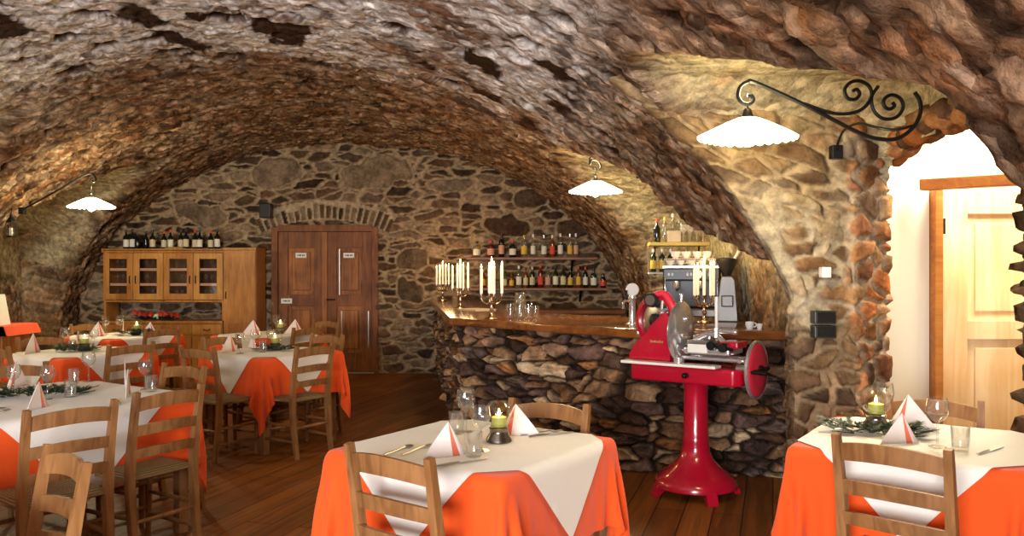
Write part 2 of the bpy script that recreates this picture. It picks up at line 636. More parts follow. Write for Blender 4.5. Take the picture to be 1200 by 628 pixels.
def prism(bm, poly, y0, y1, mi=0, bev=0.0):
    """extrude an outline given in (x,z) from y0 to y1"""
    A = [bm.verts.new((x, y0, z)) for x, z in poly]
    B = [bm.verts.new((x, y1, z)) for x, z in poly]
    fs = [bm.faces.new(A), bm.faces.new(B[::-1])]
    n = len(poly)
    for i in range(n):
        fs.append(bm.faces.new((A[i], B[i], B[(i + 1) % n], A[(i + 1) % n])))
    for f in fs:
        f.material_index = mi
    if bev:
        es = set(e for f in fs for e in f.edges)
        bmesh.ops.bevel(bm, geom=list(es), offset=bev, segments=2, profile=0.6, affect='EDGES')


# ------------------------------------------------------------------ numpy noise
def h01(*ints):
    h = np.zeros(np.broadcast(*ints).shape, dtype=np.uint64) + np.uint64(0x9E3779B9)
    for k, a in enumerate(ints):
        v = (np.asarray(a).astype(np.int64) + 100003).astype(np.uint64)
        h = (h ^ (v * np.uint64(0x85EBCA6B) + np.uint64(k * 7919 + 17))) & np.uint64(0xFFFFFFFF)
        h = (h * np.uint64(0xC2B2AE35)) & np.uint64(0xFFFFFFFF)
        h ^= h >> np.uint64(15)
        h = (h * np.uint64(0x27D4EB2F)) & np.uint64(0xFFFFFFFF)
        h ^= h >> np.uint64(13)
    return (h & np.uint64(0xFFFFFF)).astype(np.float64) / float(0xFFFFFF)


def vnoise(x, y, z, seed=0):
    xi, yi, zi = np.floor(x), np.floor(y), np.floor(z)
    fx, fy, fz = x - xi, y - yi, z - zi
    fx = fx * fx * (3 - 2 * fx); fy = fy * fy * (3 - 2 * fy); fz = fz * fz * (3 - 2 * fz)
    r = 0
    for dx in (0, 1):
        wx = fx if dx else 1 - fx
        for dy in (0, 1):
            wy = fy if dy else 1 - fy
            for dz in (0, 1):
                wz = fz if dz else 1 - fz
                r = r + wx * wy * wz * h01(xi + dx, yi + dy, zi + dz, seed)
    return r


def fbm(x, y, z, oct=4, seed=0, gain=0.5):
    a, t, s = 1.0, 0.0, 0.0
    for k in range(oct):
        s = s + a * vnoise(x, y, z, seed + k)
        t += a
        a *= gain
        x, y, z = x * 2.03 + 11.3, y * 2.03 + 5.1, z * 2.03 + 7.7
    return s / t


def cells(u, v, seed=0, jit=0.8, weights=0.0, p=2):
    """jittered-grid Voronoi: returns (distance to border, id hashes a,b,c, vector to seed) in cell units"""
    ui, vi = np.floor(u), np.floor(v)
    sh = u.shape
    F1 = np.full(sh, 1e9); F2 = np.full(sh, 1e9)
    S1 = np.zeros(sh + (2,)); S2 = np.zeros(sh + (2,))
    I1 = np.zeros(sh + (2,))
    for dv in (-2, -1, 0, 1, 2):
        for du in (-2, -1, 0, 1, 2):
            cu, cv = ui + du, vi + dv
            off = 0.5 * (np.mod(cv, 2))
            su = cu + 0.5 + jit * (h01(cu, cv, seed) - 0.5) + off - 0.25
            sv = cv + 0.5 + jit * (h01(cu, cv, seed + 51) - 0.5)
            d = (u - su) ** 2 + (v - sv) ** 2 if p == 2 else (np.abs(u - su) ** p + np.abs(v - sv) ** p) ** (2.0 / p)
            d = d - weights * (h01(cu, cv, seed + 77) - 0.5)
            S = np.stack([su, sv], -1)
            nb = d < F1
            F2 = np.where(nb, F1, np.where(d < F2, d, F2))
            S2 = np.where(nb[..., None], S1, np.where((d < F2 + 1e-12)[..., None] & (d == F2)[..., None], S, S2))
            F1 = np.where(nb, d, F1)
            S1 = np.where(nb[..., None], S, S1)
            I1 = np.where(nb[..., None], np.stack([cu, cv], -1), I1)
    L = np.sqrt(((S1 - S2) ** 2).sum(-1)) + 1e-6
    edge = (F2 - F1) / (2 * L)
    return edge, (h01(I1[..., 0], I1[..., 1], seed + 3), h01(I1[..., 0], I1[..., 1], seed + 4), h01(I1[..., 0], I1[..., 1], seed + 5)), u - S1[..., 0], v - S1[..., 1]


def sstep(a, b, x):
    t = np.clip((x - a) / (b - a), 0, 1)
    return t * t * (3 - 2 * t)


def palette(r, cols):
    """piecewise choice of colours by a 0..1 hash"""
    cols = np.array(cols)
    idx = np.clip((r * len(cols)).astype(int), 0, len(cols) - 1)
    return cols[idx]

# ================================================================== THE ROOM
AX, AZ, AW, AH = -2.2, 0.6, 3.8, 2.6          # barrel vault: axis x, spring height, half width, rise
YB = 11.8                                      # back wall
YR = -3.5                                      # rear wall behind the photographer
XOR, XOL = 1.92, -6.45                         # outer planes of the window bays


def ell_x(z):
    z = np.clip((np.asarray(z, float) - AZ) / AH, 0, 0.9999)
    return AX + AW * np.sqrt(1 - z * z)


LUN_R = [  # bays cut into the vault on the right: y -> height of the groin
    ([2.15, 2.2, 2.8, 3.4, 3.75, 4.0, 4.2, 4.36, 4.44], [1.76, 1.92, 2.14, 2.33, 2.41, 2.38, 2.20, 2.0, 1.7]),
    ([4.45, 5.0, 5.7, 5.8], [1.50, 1.60, 1.74, 1.76]),
    ([5.72, 5.85, 6.2, 6.8, 7.25, 7.8, 8.3, 8.7, 9.0, 9.2], [1.70, 2.03, 2.20, 2.38, 2.50, 2.57, 2.50, 2.25, 1.85, 1.4])]
LUN_L = [
    ([1.5, 1.7, 2.6, 3.5, 4.3, 4.4], [1.5, 2.0, 2.5, 2.5, 2.0, 1.5]),
    ([5.4, 5.6, 6.3, 7.3, 8.0, 8.35, 8.4], [1.6, 1.9, 2.4, 2.87, 2.5, 2.0, 1.6]),
    ([9.15, 9.3, 9.7, 10.4, 10.9, 11.2, 11.25], [1.6, 2.09, 2.46, 2.88, 2.5, 2.0, 1.6])]


def build_vault():
    ys = np.concatenate([np.arange(YR, 1.6, 0.09), np.arange(1.6, YB + 0.15, 0.021)])
    # profile
    ph = np.linspace(0, pi, 2400)
    ex, ez = AX + AW * np.cos(ph), AZ + AH * np.sin(ph)
    s = np.concatenate([[0], np.cumsum(np.hypot(np.diff(ex), np.diff(ez)))])
    L = s[-1]
    n_arc = 400
    si = np.linspace(0, L, n_arc)
    bxs, bzs = np.interp(si, s, ex), np.interp(si, s, ez)
    low = np.linspace(-0.05, AZ, 22)[:-1]
    PX = np.concatenate([np.full(21, AX + AW), bxs, np.full(21, AX - AW)])
    PZ = np.concatenate([low, bzs, low[::-1]])
    DX = np.concatenate([np.full(21, AW), bxs - AX, np.full(21, -AW)])
    DZ = np.concatenate([np.zeros(21), bzs - AZ, np.zeros(21)])
    SS = np.concatenate([low - AZ, si, L + (AZ - low[::-1])])
    nr, nc = len(PX), len(ys)
    X = np.repeat(PX[:, None], nc, 1); Z = np.repeat(PZ[:, None], nc, 1)
    dx = np.repeat(DX[:, None], nc, 1); dz = np.repeat(DZ[:, None], nc, 1)
    Y = np.repeat(ys[None, :], nr, 0)
    S = np.repeat(SS[:, None], nc, 1)
    T = np.zeros_like(X)
    hit = np.zeros_like(X, dtype=int)
    for side, luns, xo in ((1, LUN_R, XOR), (-1, LUN_L, XOL)):
        for li, (ly, lz) in enumerate(luns):
            zg = np.interp(ys, ly, lz, left=-9, right=-9)
            inside = (zg[None, :] > Z) & ((X - AX) * side > 0)
            xg = AX + side * (ell_x(zg) - AX)
            m = -0.04 if (side == 1 and li == 0) else -0.2
            zg2 = zg[None, :] + m * ((X - xg[None, :]) * side)
            den = dz - m * dx * side
            tz = (zg2 - Z) / np.where(np.abs(den) < 1e-6, 1e-6, den)
            tx = (xo - X) / np.where(np.abs(dx) < 1e-6, 1e-6, dx)
            t = np.minimum(np.where(tz > 0, tz, 1e9), tx)
            t = np.where(inside & (t > 0) & (t < 1e8), t, 0)
            T = np.maximum(T, t)
            if side == 1 and li == 0:
                hit[(tx <= np.where(tz > 0, tz, 1e9)) & inside] = 1
    BX, BZ = X.copy(), Z.copy()
    X = X + T * dx; Z = Z + T * dz
    in_l = sstep(0.0, 0.05, T)
    # stone relief
    warp = 0.5 * (fbm(X * 1.3, Y * 1.3, Z * 1.3, 3, 5) - 0.5)
    w2 = fbm(X * 5, Y * 5, Z * 5, 3, 15) - 0.5
    U = S / 0.21 + warp * 1.6 + w2 * 1.1
    V = Y / 0.13 + warp * 1.2 + w2 * 1.1
    e, (ha, hb, hc), ux, vx = cells(U + 200, V + 200, 11, 1.0, 0.5)
    e2, (ga, gb, gc), u2, v2 = cells(S / 0.10 + 300 + warp * 2 + w2, Y / 0.065 + 300 + w2, 23, 1.0, 0.4)
    big = fbm(X * 0.6, Y * 0.6, Z * 0.6, 3, 31)
    med = fbm(X * 2.6, Y * 2.6, Z * 2.6, 3, 41)
    fine = fbm(X * 14, Y * 14, Z * 14, 4, 61, 0.65)
    body = sstep(0.0, 0.16, e)
    rough = 1 - 0.62 * in_l
    wallpart = sstep(1.7, 1.0, BZ)
    g0 = sstep(3.1, 2.2, np.abs(S - L * 0.49)) * sstep(8.0, 6.0, Y + 1.2 * (fbm(X * 1.1, Y * 1.1, Z, 2, 91) - 0.5))
    d = rough * (1 - 0.35 * g0) * (body * (0.008 + 0.026 * ha + 0.024 * (ux * (hb - 0.5) + vx * (hc - 0.5))) + 0.022 * sstep(0, 0.16, e2) * (ga - 0.3)) + 0.04 * (big - 0.5) * 2 + (0.03 * (med - 0.5) + 0.05 * (fine - 0.5)) * (0.5 + 0.5 * rough)
    # open pockets where a stone has dropped out of the plaster
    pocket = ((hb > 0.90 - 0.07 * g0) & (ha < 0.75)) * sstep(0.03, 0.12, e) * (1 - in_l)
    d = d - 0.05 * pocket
    ln = np.sqrt(dx * dx + dz * dz) + 1e-6
    edge_fix = np.where(hit == 1, 0, 1)
    X2 = X - dx / ln * d * edge_fix
    Z2 = Z - dz / ln * d * edge_fix
    # albedo
    plas = np.stack([0.33 + 0 * X, 0.235 + 0 * X, 0.15 + 0 * X], -1)
    grey = np.array([0.68, 0.62, 0.56])
    g = g0
    plas = plas * (1 - g[..., None]) + grey * g[..., None]
    stc = palette(hc, [(0.21, 0.11, 0.052), (0.13, 0.062, 0.03), (0.27, 0.155, 0.085), (0.085, 0.046, 0.025), (0.24, 0.14, 0.08), (0.30, 0.18, 0.10), (0.20, 0.085, 0.034)])
    n7 = fbm(X * 2.0 + 9, Y * 2.0, Z * 2.0, 4, 71)
    expo = sstep(0.43, 0.58, n7 + 0.30 * (ha - 0.5) - 0.22 * g) * sstep(0.02, 0.10, e)
    expo = np.maximum(expo * 0.92, wallpart * sstep(0.05, 0.16, e) * 0.95)
    right = sstep(2.9, 2.0, S) * sstep(4.6, 3.2, Y) * (1 - in_l)
    expo = np.maximum(expo, 0.85 * right)
    col = plas * (1 - expo[..., None]) + stc * expo[..., None]
    col = col * (0.66 + 0.22 * g + (0.68 - 0.3 * g) * sstep(0.35, 0.65, fine))[..., None]
    # small stones bared by the worn plaster
    sm = sstep(0.02, 0.10, e2) * (gc > 0.62 + 0.2 * g) * (1 - in_l)
    col = col * (1 - 0.8 * sm[..., None]) + 0.8 * sm[..., None] * palette(gb, [(0.10, 0.05, 0.026), (0.20, 0.11, 0.06), (0.30, 0.2, 0.13), (0.07, 0.04, 0.025), (0.16, 0.075, 0.03)])
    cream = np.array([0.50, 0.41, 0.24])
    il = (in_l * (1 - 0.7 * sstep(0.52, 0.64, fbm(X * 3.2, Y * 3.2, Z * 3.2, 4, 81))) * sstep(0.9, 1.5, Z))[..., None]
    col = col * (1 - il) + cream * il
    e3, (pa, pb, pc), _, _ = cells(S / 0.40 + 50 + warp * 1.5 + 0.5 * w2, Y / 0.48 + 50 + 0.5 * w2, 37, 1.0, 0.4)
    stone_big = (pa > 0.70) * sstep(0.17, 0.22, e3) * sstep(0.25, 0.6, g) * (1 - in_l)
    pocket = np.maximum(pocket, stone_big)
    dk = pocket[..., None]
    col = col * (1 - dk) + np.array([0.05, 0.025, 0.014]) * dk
    alpha = np.clip(1 - 0.7 * g - 0.75 * il[..., 0], 0.1, 1)
    col = np.concatenate([np.clip(col, 0.004, 0.9), alpha[..., None]], -1)
    Vv = np.stack([X2, Y, Z2], -1).reshape(-1, 3)
    Cc = col.reshape(-1, 4)
    F = grid_faces(nr, nc).reshape(nr - 1, nc - 1, 4)
    za = 2.10 - 0.10 * ((Y - 3.75) / 0.75) ** 2            # arched head of the opening in the outer wall
    hf = ((hit == 1) & (Z < za)).reshape(-1)
    keep = ~(hf[F].all(-1))

    def cut(rows, name):
        f = F[rows][keep[rows]]
        used = np.unique(f)
        mp = np.zeros(nr * nc, dtype=np.int64); mp[used] = np.arange(len(used))
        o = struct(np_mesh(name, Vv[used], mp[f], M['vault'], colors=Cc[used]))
        return o
    r1 = 21 + int(n_arc * 0.10)
    r2 = nr - 1 - r1
    cut(slice(0, r1), 'wall_right')
    cut(slice(r1, r2), 'ceiling')
    cut(slice(r2, nr - 1), 'wall_left')


build_vault()


def rubble(U, V, su, sv, seed, mortar_w, facet, relief, stones, mortar, jit=0.9, tilt=1.0, big=None, bigc=None, wts=0.3, p=2):
    over = None
    """masonry relief + albedo over wall coordinates U (along) and V (up), in metres"""
    warp = fbm(U * 2.2, V * 2.2, U * 0 + seed, 3, seed)
    wf = fbm(U * 9, V * 9, U * 0 + seed, 3, seed + 41) - 0.5
    u = U / su + 0.7 * (warp - 0.5) + 0.35 * wf + 100
    v = V / sv + 0.9 * (warp - 0.5) + 0.55 * wf + 100
    e, (ha, hb, hc), du, dv = cells(u, v, seed, jit, wts, p)
    em = e * min(su, sv) * 1.2
    if big is not None:
        wa = (fbm(U * 4, V * 4, U * 0, 3, seed + 31) - 0.5) * 2; wb = (fbm(U * 4.5, V * 4.5, U * 0, 3, seed + 33) - 0.5) * 2
        for k, (cx, cz, rx, rz) in enumerate(big):
            q = (np.abs((U - cx + 0.30 * rx * wa) / rx) ** 3.0 + np.abs((V - cz + 0.75 * rz * wb + 0.25 * rz * (U - cx) / rx * ((k % 3) - 1)) / rz) ** 3.0) ** (1 / 3.0)
            ee = (1 - q) * min(rx, rz)
            inn = ee > -0.012
            em = np.where(inn, np.maximum(ee, 0.0), em)
            r = ((k * 0.37 + 0.21) % 1.0)
            if bigc is not None:
                over = np.zeros(U.shape + (4,)) if over is None else over
                over = np.where(inn[..., None], np.array(list(bigc[k]) + [1.0]), over)
            ha = np.where(inn, 0.4 + 0.2 * r, ha); hb = np.where(inn, 0.5, hb); hc = np.where(inn, r, hc)
            du = np.where(inn, 0, du); dv = np.where(inn, 0, dv)
    body = sstep(mortar_w * 0.5, mortar_w * 0.5 + facet, em)
    n1 = fbm(U * 9, V * 9, U * 0, 4, seed + 9)
    n2 = fbm(U * 28, V * 28, U * 0, 3, seed + 19)
    d = relief * body * (0.45 + 0.75 * ha + tilt * 0.5 * (du * (hb - 0.5) + dv * (hc - 0.5)) * 2) + 0.016 * (n1 - 0.5) * (0.4 + body) + 0.007 * (n2 - 0.5)
    sc = palette(hc, stones) * (0.75 + 0.5 * hb)[..., None]
    if over is not None:
        sc = np.where(over[..., 3:] > 0.5, over[..., :3], sc)
    sc = sc * (0.7 + 0.6 * sstep(0.3, 0.7, n1))[..., None]
    mk = sstep(mortar_w * 0.35, mortar_w * 0.35 + 0.012, em)[..., None]
    col = np.array(mortar) * (0.75 + 0.5 * n2)[..., None] * (1 - mk) + sc * mk
    return d, col


BACK_STONES = [(0.14, 0.085, 0.048), (0.085, 0.05, 0.028), (0.21, 0.135, 0.08), (0.05, 0.03, 0.018), (0.12, 0.066, 0.034), (0.25, 0.175, 0.11), (0.095, 0.06, 0.04)]
DOOR_X0, DOOR_X1, DOOR_Z = -3.29, -1.88, 2.02


def build_back_wall():
    us = np.arange(-6.7, 2.15, 0.0155)
    vs = np.arange(-0.05, 3.45, 0.0155)
    V, U = np.meshgrid(vs, us, indexing='ij')
    big = [(-1.88, 2.78, 0.46, 0.25), (-3.25, 2.76, 0.34, 0.19), (-0.05, 2.02, 0.33, 0.15), (0.25, 2.42, 0.24, 0.13),
           (0.85, 2.02, 0.26, 0.13), (-4.3, 2.2, 0.36, 0.16), (-0.85, 2.62, 0.34, 0.10), (-1.38, 1.58, 0.24, 0.17), (-1.42, 1.15, 0.19, 0.14)]
    bigc = [(0.22, 0.15, 0.09), (0.20, 0.135, 0.085), (0.075, 0.042, 0.024), (0.085, 0.05, 0.03), (0.07, 0.042, 0.025), (0.19, 0.13, 0.08), (0.20, 0.145, 0.095), (0.13, 0.085, 0.05), (0.10, 0.065, 0.04)]
    d, col = rubble(U, V, 0.27, 0.088, 101, 0.022, 0.012, 0.045, BACK_STONES, (0.36, 0.255, 0.15), jit=1.0, big=big, bigc=bigc, wts=0.7, p=3)
    # arch of upright stones over the door
    cx, cz, R0, R1 = (DOOR_X0 + DOOR_X1) / 2, 0.10, 2.03, 2.29
    rr = np.hypot(U - cx, V - cz); an = np.arctan2(U - cx, V - cz)
    inarch = (rr > R0) & (rr < R1) & (np.abs(an) < radians(25.5))
    q = an / radians(2.35)
    qi = np.floor(q)
    hh = h01(qi, qi * 0, 7)
    ed = np.minimum(q - qi, 1 - (q - qi)) * 0.085 - 0.006
    top = R1 - 0.11 * h01(qi, qi * 0 + 3, 9)
    er = np.minimum(np.minimum(ed, rr - R0), top - rr)
    bod = sstep(0.008, 0.022, er)
    nn = fbm(U * 12, V * 12, U * 0, 3, 5)
    d = np.where(inarch, 0.05 * bod * (0.5 + 0.6 * hh) + 0.012 * (nn - 0.5), d)
    ac = palette(hh, BACK_STONES) * (0.7 + 0.6 * nn)[..., None]
    mk = sstep(0.006, 0.014, er)[..., None]
    acol = np.array((0.44, 0.325, 0.20)) * (1 - mk) + ac * mk
    col = np.where(inarch[..., None], acol, col)
    P = np.stack([U, YB - d + 0.02, V], -1).reshape(-1, 3)
    nr, nc = U.shape
    F = grid_faces(nr, nc)
    c = P[F].mean(1)
    hole = (c[:, 0] > DOOR_X0) & (c[:, 0] < DOOR_X1) & (c[:, 2] < DOOR_Z)
    struct(np_mesh('wall_back', P, F[~hole], M['rubble'], colors=col.reshape(-1, 3)))


build_back_wall()


def stone_strip(name, path, z0, z1, step, mat, parent=None, **kw):
    """a masonry face that follows a plan path; the outside is on the right of travel when x runs down"""
    P = [np.array(p, float) for p in path]
    seg = [np.linalg.norm(b - a) for a, b in zip(P, P[1:])]
    cum = np.concatenate([[0], np.cumsum(seg)])
    n = int(cum[-1] / step)
    s = np.linspace(0, cum[-1], n)
    px = np.interp(s, cum, [p[0] for p in P]); py = np.interp(s, cum, [p[1] for p in P])
    tx, ty = np.gradient(px), np.gradient(py)
    ln = np.hypot(tx, ty); tx, ty = tx / ln, ty / ln
    nx, ny = -ty, tx
    zs = np.arange(z0, z1 + step, step)
    S = np.repeat(s[None], len(zs), 0); Z = np.repeat(zs[:, None], n, 1)
    PX = np.repeat(px[None], len(zs), 0); PY = np.repeat(py[None], len(zs), 0)
    d, col = rubble(S, Z, **kw)
    V = np.stack([PX + nx * d, PY + ny * d, Z], -1).reshape(-1, 3)
    return np_mesh(name, V, grid_faces(len(zs), n), mat, parent, colors=np.clip(col, 0.003, 0.9).reshape(-1, 3))


# pier: the far jamb of the opening on the right, plastered at the vault, bare red stone at its corner
PIER_STONES = [(0.34, 0.115, 0.035), (0.33, 0.15, 0.06), (0.22, 0.09, 0.04), (0.14, 0.075, 0.04), (0.38, 0.21, 0.09), (0.28, 0.12, 0.045)]


def pier_col(S, Z, PX, d, col):
    n = fbm(S * 4, Z * 4, S * 0, 4, 321)
    pl = sstep(1.98, 1.70, Z + 0.4 * (n - 0.5)) * (sstep(1.06, 1.22, Z + 0.25 * (n - 0.5)) * sstep(1.56, 1.47, PX + 0.3 * (n - 0.5)) * (S < 1.2)) * sstep(0.42, 0.50, n) * 0.85
    n2 = fbm(S * 14, Z * 14, S * 0, 3, 325)
    pc = np.array([0.36, 0.30, 0.205]) * (0.7 + 0.6 * n2)[..., None]
    col = col * (1 - pl[..., None]) + pc * pl[..., None]
    d = d * (1 - 0.85 * pl) + pl * (0.018 + 0.03 * (n2 - 0.5))
    return d, col


def build_pier():
    # travel from the right end to the left so that the outside faces the opening and the camera
    step = 0.0105
    path = [np.array(p) for p in ((2.02, 5.3), (1.945, 4.42), (1.68, 4.165), (0.45, 4.195), (0.58, 4.62))]
    seg = [np.linalg.norm(b - a) for a, b in zip(path, path[1:])]
    cum = np.concatenate([[0], np.cumsum(seg)])
    n = int(cum[-1] / step)
    s = np.linspace(0, cum[-1], n)
    px = np.interp(s, cum, [p[0] for p in path]); py = np.interp(s, cum, [p[1] for p in path])
    # soften the corner
    k = np.ones(7) / 7
    px2 = np.convolve(np.pad(px, 3, mode='edge'), k, 'valid'); py2 = np.convolve(np.pad(py, 3, mode='edge'), k, 'valid')
    tx, ty = np.gradient(px2), np.gradient(py2)
    ln = np.hypot(tx, ty); nx, ny = -ty / ln, tx / ln
    zs = np.arange(-0.05, 2.40, step)
    S = np.repeat(s[None], len(zs), 0); Z = np.repeat(zs[:, None], n, 1)
    PX = np.repeat(px2[None], len(zs), 0); PY = np.repeat(py2[None], len(zs), 0)
    xs = np.minimum(ell_x(zs) - 0.07, 1.385)[:, None]
    on = s[None] >= cum[2]
    w = np.clip((1.68 - PX) / (1.68 - 0.45), 0, 1)
    ret = s[None] > cum[3]
    PX0 = PX
    PX = np.where(on, 1.68 + (xs - 1.68) * w, PX)
    PX = np.where(ret, xs + (PX0 - 0.45), PX)
    S = np.where(on, cum[2] + np.where(ret, 1.68 - xs + (s[None] - cum[3]), 1.68 - PX), S)
    d, col = rubble(S, Z, 0.19, 0.10, 211, 0.020, 0.012, 0.026, PIER_STONES, (0.40, 0.30, 0.19), jit=0.85, p=3, tilt=0.5)
    dA, colA = rubble(S, Z, 0.17, 0.085, 221, 0.022, 0.012, 0.026, [(0.17, 0.10, 0.05), (0.12, 0.066, 0.034), (0.25, 0.165, 0.09), (0.21, 0.11, 0.05), (0.30, 0.22, 0.13)], (0.33, 0.26, 0.165), jit=0.9, p=3, tilt=0.6)
    fa = sstep(1.66, 1.60, PX + 0.05 * (fbm(S * 3, Z * 3, S * 0, 2, 17) - 0.5)) * on
    d = d * (1 - fa) + dA * fa
    col = col * (1 - fa[..., None]) + colA * fa[..., None]
    low = sstep(1.22, 1.08, Z) * on
    d2, col2 = rubble(S, Z, 0.135, 0.085, 231, 0.022, 0.015, 0.04, [(0.10, 0.058, 0.032), (0.15, 0.09, 0.045), (0.07, 0.042, 0.026), (0.20, 0.13, 0.07)], (0.24, 0.165, 0.09))
    d = d * (1 - low) + d2 * low
    col = col * (1 - low[..., None]) + col2 * low[..., None]
    up = sstep(1.50, 1.72, Z + 0.3 * (1.45 - PX)) * sstep(1.66, 1.50, PX) * on
    d3, col3 = rubble(S + 0.35 * Z, Z - 0.30 * S, 0.24, 0.075, 241, 0.012, 0.012, 0.035, [(0.22, 0.14, 0.065), (0.13, 0.075, 0.035), (0.30, 0.21, 0.105), (0.19, 0.115, 0.055), (0.10, 0.055, 0.028)], (0.30, 0.21, 0.11))
    d = d * (1 - up) + d3 * up
    col = col * (1 - up[..., None]) + col3 * up[..., None]
    d, col = pier_col(S - cum[2], Z, PX, d, col)
    V = np.stack([PX + nx * d, PY + ny * d, Z], -1).reshape(-1, 3)
    struct(np_mesh('wall_pier', V, grid_faces(len(zs), n), M['rubble'], colors=np.clip(col, 0.003, 0.9).reshape(-1, 3)))


build_pier()


def build_near_jamb():
    step = 0.014
    path = [np.array(p) for p in ((3.1, 3.72), (2.42, 3.93), (2.40, 3.97), (2.72, 4.42))]
    seg = [np.linalg.norm(b - a) for a, b in zip(path, path[1:])]
    cum = np.concatenate([[0], np.cumsum(seg)])
    n = int(cum[-1] / step)
    s = np.linspace(0, cum[-1], n)
    px = np.interp(s, cum, [p[0] for p in path]); py = np.interp(s, cum, [p[1] for p in path])
    tx, ty = np.gradient(px), np.gradient(py)
    ln = np.hypot(tx, ty); nx, ny = ty / ln, -tx / ln
    nx, ny = np.where(nx > 0.3, -nx, nx), np.where(ny > 0.3, -ny, ny)
    zs = np.arange(-0.05, 2.75, step)
    S = np.repeat(s[None], len(zs), 0); Z = np.repeat(zs[:, None], n, 1)
    d, col = rubble(S, Z, 0.22, 0.10, 251, 0.02, 0.02, 0.07, [(0.12, 0.07, 0.04), (0.17, 0.10, 0.055), (0.08, 0.05, 0.03)], (0.16, 0.11, 0.07))
    d = d + 0 * Z
    lean = 0 * Z
    V = np.stack([px[None] + nx * d + lean * 0.35, py[None] + ny * d + lean, Z], -1).reshape(-1, 3)
    struct(np_mesh('wall_jamb', V, grid_faces(len(zs), n, True), M['rubble'], colors=np.clip(col, 0.003, 0.9).reshape(-1, 3)))


build_near_jamb()

def build_opening_arch():
    """rough stones that edge the head of the opening in the outer wall"""
    n, k = 150, 28
    t = np.linspace(0, 1, n)
    y = 2.75 + 1.72 * t
    z = 2.10 - 0.10 * ((y - 3.75) / 0.75) ** 2
    a = np.linspace(0, 2 * pi, k)
    T, A = np.meshgrid(t, a, indexing='ij')
    Yc, Zc = np.repeat(y[:, None], k, 1), np.repeat(z[:, None], k, 1)
    e, (ha, hb, hc), _, _ = cells(T * 14 + 20, A / 1.6 + 20, 71, 0.8, 0.3)
    e = np.where(np.isfinite(e), e, 0)
    r = 0.05 + 0.03 * sstep(0, 0.25, e) * (0.4 + ha) + 0.02 * (fbm(Yc * 14, Zc * 14 + np.cos(A), np.sin(A), 3, 9) - 0.5)
    r[:, -1] = r[:, 0]
    col = palette(hc, PIER_STONES) * (0.7 + 0.6 * hb)[..., None]
    col[:, -1] = col[:, 0]
    V = np.stack([1.95 + 1.3 * r * np.cos(A), Yc + 0 * A, Zc + 0.035 + r * np.sin(A)], -1).reshape(-1, 3)
    struct(np_mesh('trim_2', V, grid_faces(n, k), M['rubble'], colors=col.reshape(-1, 3)))


build_opening_arch()

# floor
bm = bmesh.new()
bx(bm, -7.0, 4.6, YR - 0.2, 12.3, -0.12, 0.0)
struct(obj('floor', bm, M['floor']))
# rear wall behind the photographer
bm = bmesh.new()
bx(bm, -6.6, 2.0, YR - 0.15, YR, 0, 3.4)
struct(obj('wall_rear', bm, M['dark_plaster']))

# ---- the bright room behind the opening
bm = bmesh.new()
bx(bm, 1.98, 2.665, 5.45, 5.74, 0, 2.9)              # wall beside the pale door
bx(bm, 3.72, 4.5, 5.45, 5.60, 0, 2.9)
bx(bm, 2.665, 3.72, 5.62, 5.72, 1.96, 2.9)           # set back over the door
struct(obj('wall_annex', bm, M['plaster']))
bm = bmesh.new()
bx(bm, 4.4, 4.55, 1.0, 5.6, 0, 2.9)
bx(bm, 1.93, 4.5, 0.9, 1.02, 0, 2.9)
struct(obj('wall_annex_side', bm, M['plaster']))
bm = bmesh.new()
bx(bm, 1.94, 4.55, 0.9, 5.75, 2.88, 3.0)
struct(obj('ceiling_annex', bm, M['plaster']))
# lintel beam
bm = bmesh.new()
L0, L1 = Vector((2.57, 5.36, 1.975)), Vector((3.55, 4.55, 1.975))
mt = Matrix.Translation((L0 + L1) / 2) @ Matrix.Rotation(atan2(L1.y - L0.y, L1.x - L0.x), 4, 'Z')
hl = (L1 - L0).length / 2
bx(bm, -hl, hl, -0.05, 0.05, -0.035, 0.035, 0.006, mtx=mt)
o = struct(obj('trim_1', bm, M['orange_wood']))


def panel_leaf(bm, x0, x1, z0, z1, y, th, rails, stile, proud=0.012, mi_panel=1):
    """frame-and-panel leaf facing -y: rails given as z ranges between panels"""
    bx(bm, x0, x0 + stile, y - th, y, z0, z1, 0.003)
    bx(bm, x1 - stile, x1, y - th, y, z0, z1, 0.003)
    for a, b in rails:
        bx(bm, x0 + stile, x1 - stile, y - th, y, a, b, 0.003)
    zs = sorted(rails)
    for (a, b), (c, d) in zip(zs, zs[1:]):
        bx(bm, x0 + stile, x1 - stile, y - th * 0.45, y, b, c, 0, mi_panel)
        w = 0.055
        bx(bm, x0 + stile + w, x1 - stile - w, y - th * 0.45 - proud, y, b + w, c - w, 0.008, mi_panel)


# pale door, door_2
t = bpy.data.objects.new('door_2', None); COL.objects.link(t); struct(t)
t.location = (2.72, 5.44, 0)
bm = bmesh.new()
bx(bm, -0.05, 0.0, -0.06, 0.10, 0, 1.955, 0.004)
bx(bm, 0.86, 0.92, -0.06, 0.10, 0, 1.955, 0.004)
obj('door_frame', bm, M['orange_wood'], t)
bm = bmesh.new()
panel_leaf(bm, 0.012, 0.85, 0.01, 1.945, 0.04, 0.045, [(0.01, 0.2), (1.0, 1.12), (1.80, 1.945)], 0.17)
o = obj('door_leaf', bm, [M['pale_door'], M['pale_door']], t)
bm = bmesh.new()
for z in (0.3, 1.72):
    bx(bm, -0.01, 0.03, -0.03, -0.012, z - 0.05, z + 0.05, 0.003)
obj('hinge', bm, M['black'], t)
bm = bmesh.new()
bx(bm, 0.012, 0.85, -0.012, 0.04, -0.01, 0.012)
obj('threshold', bm, M['orange_wood'], t)

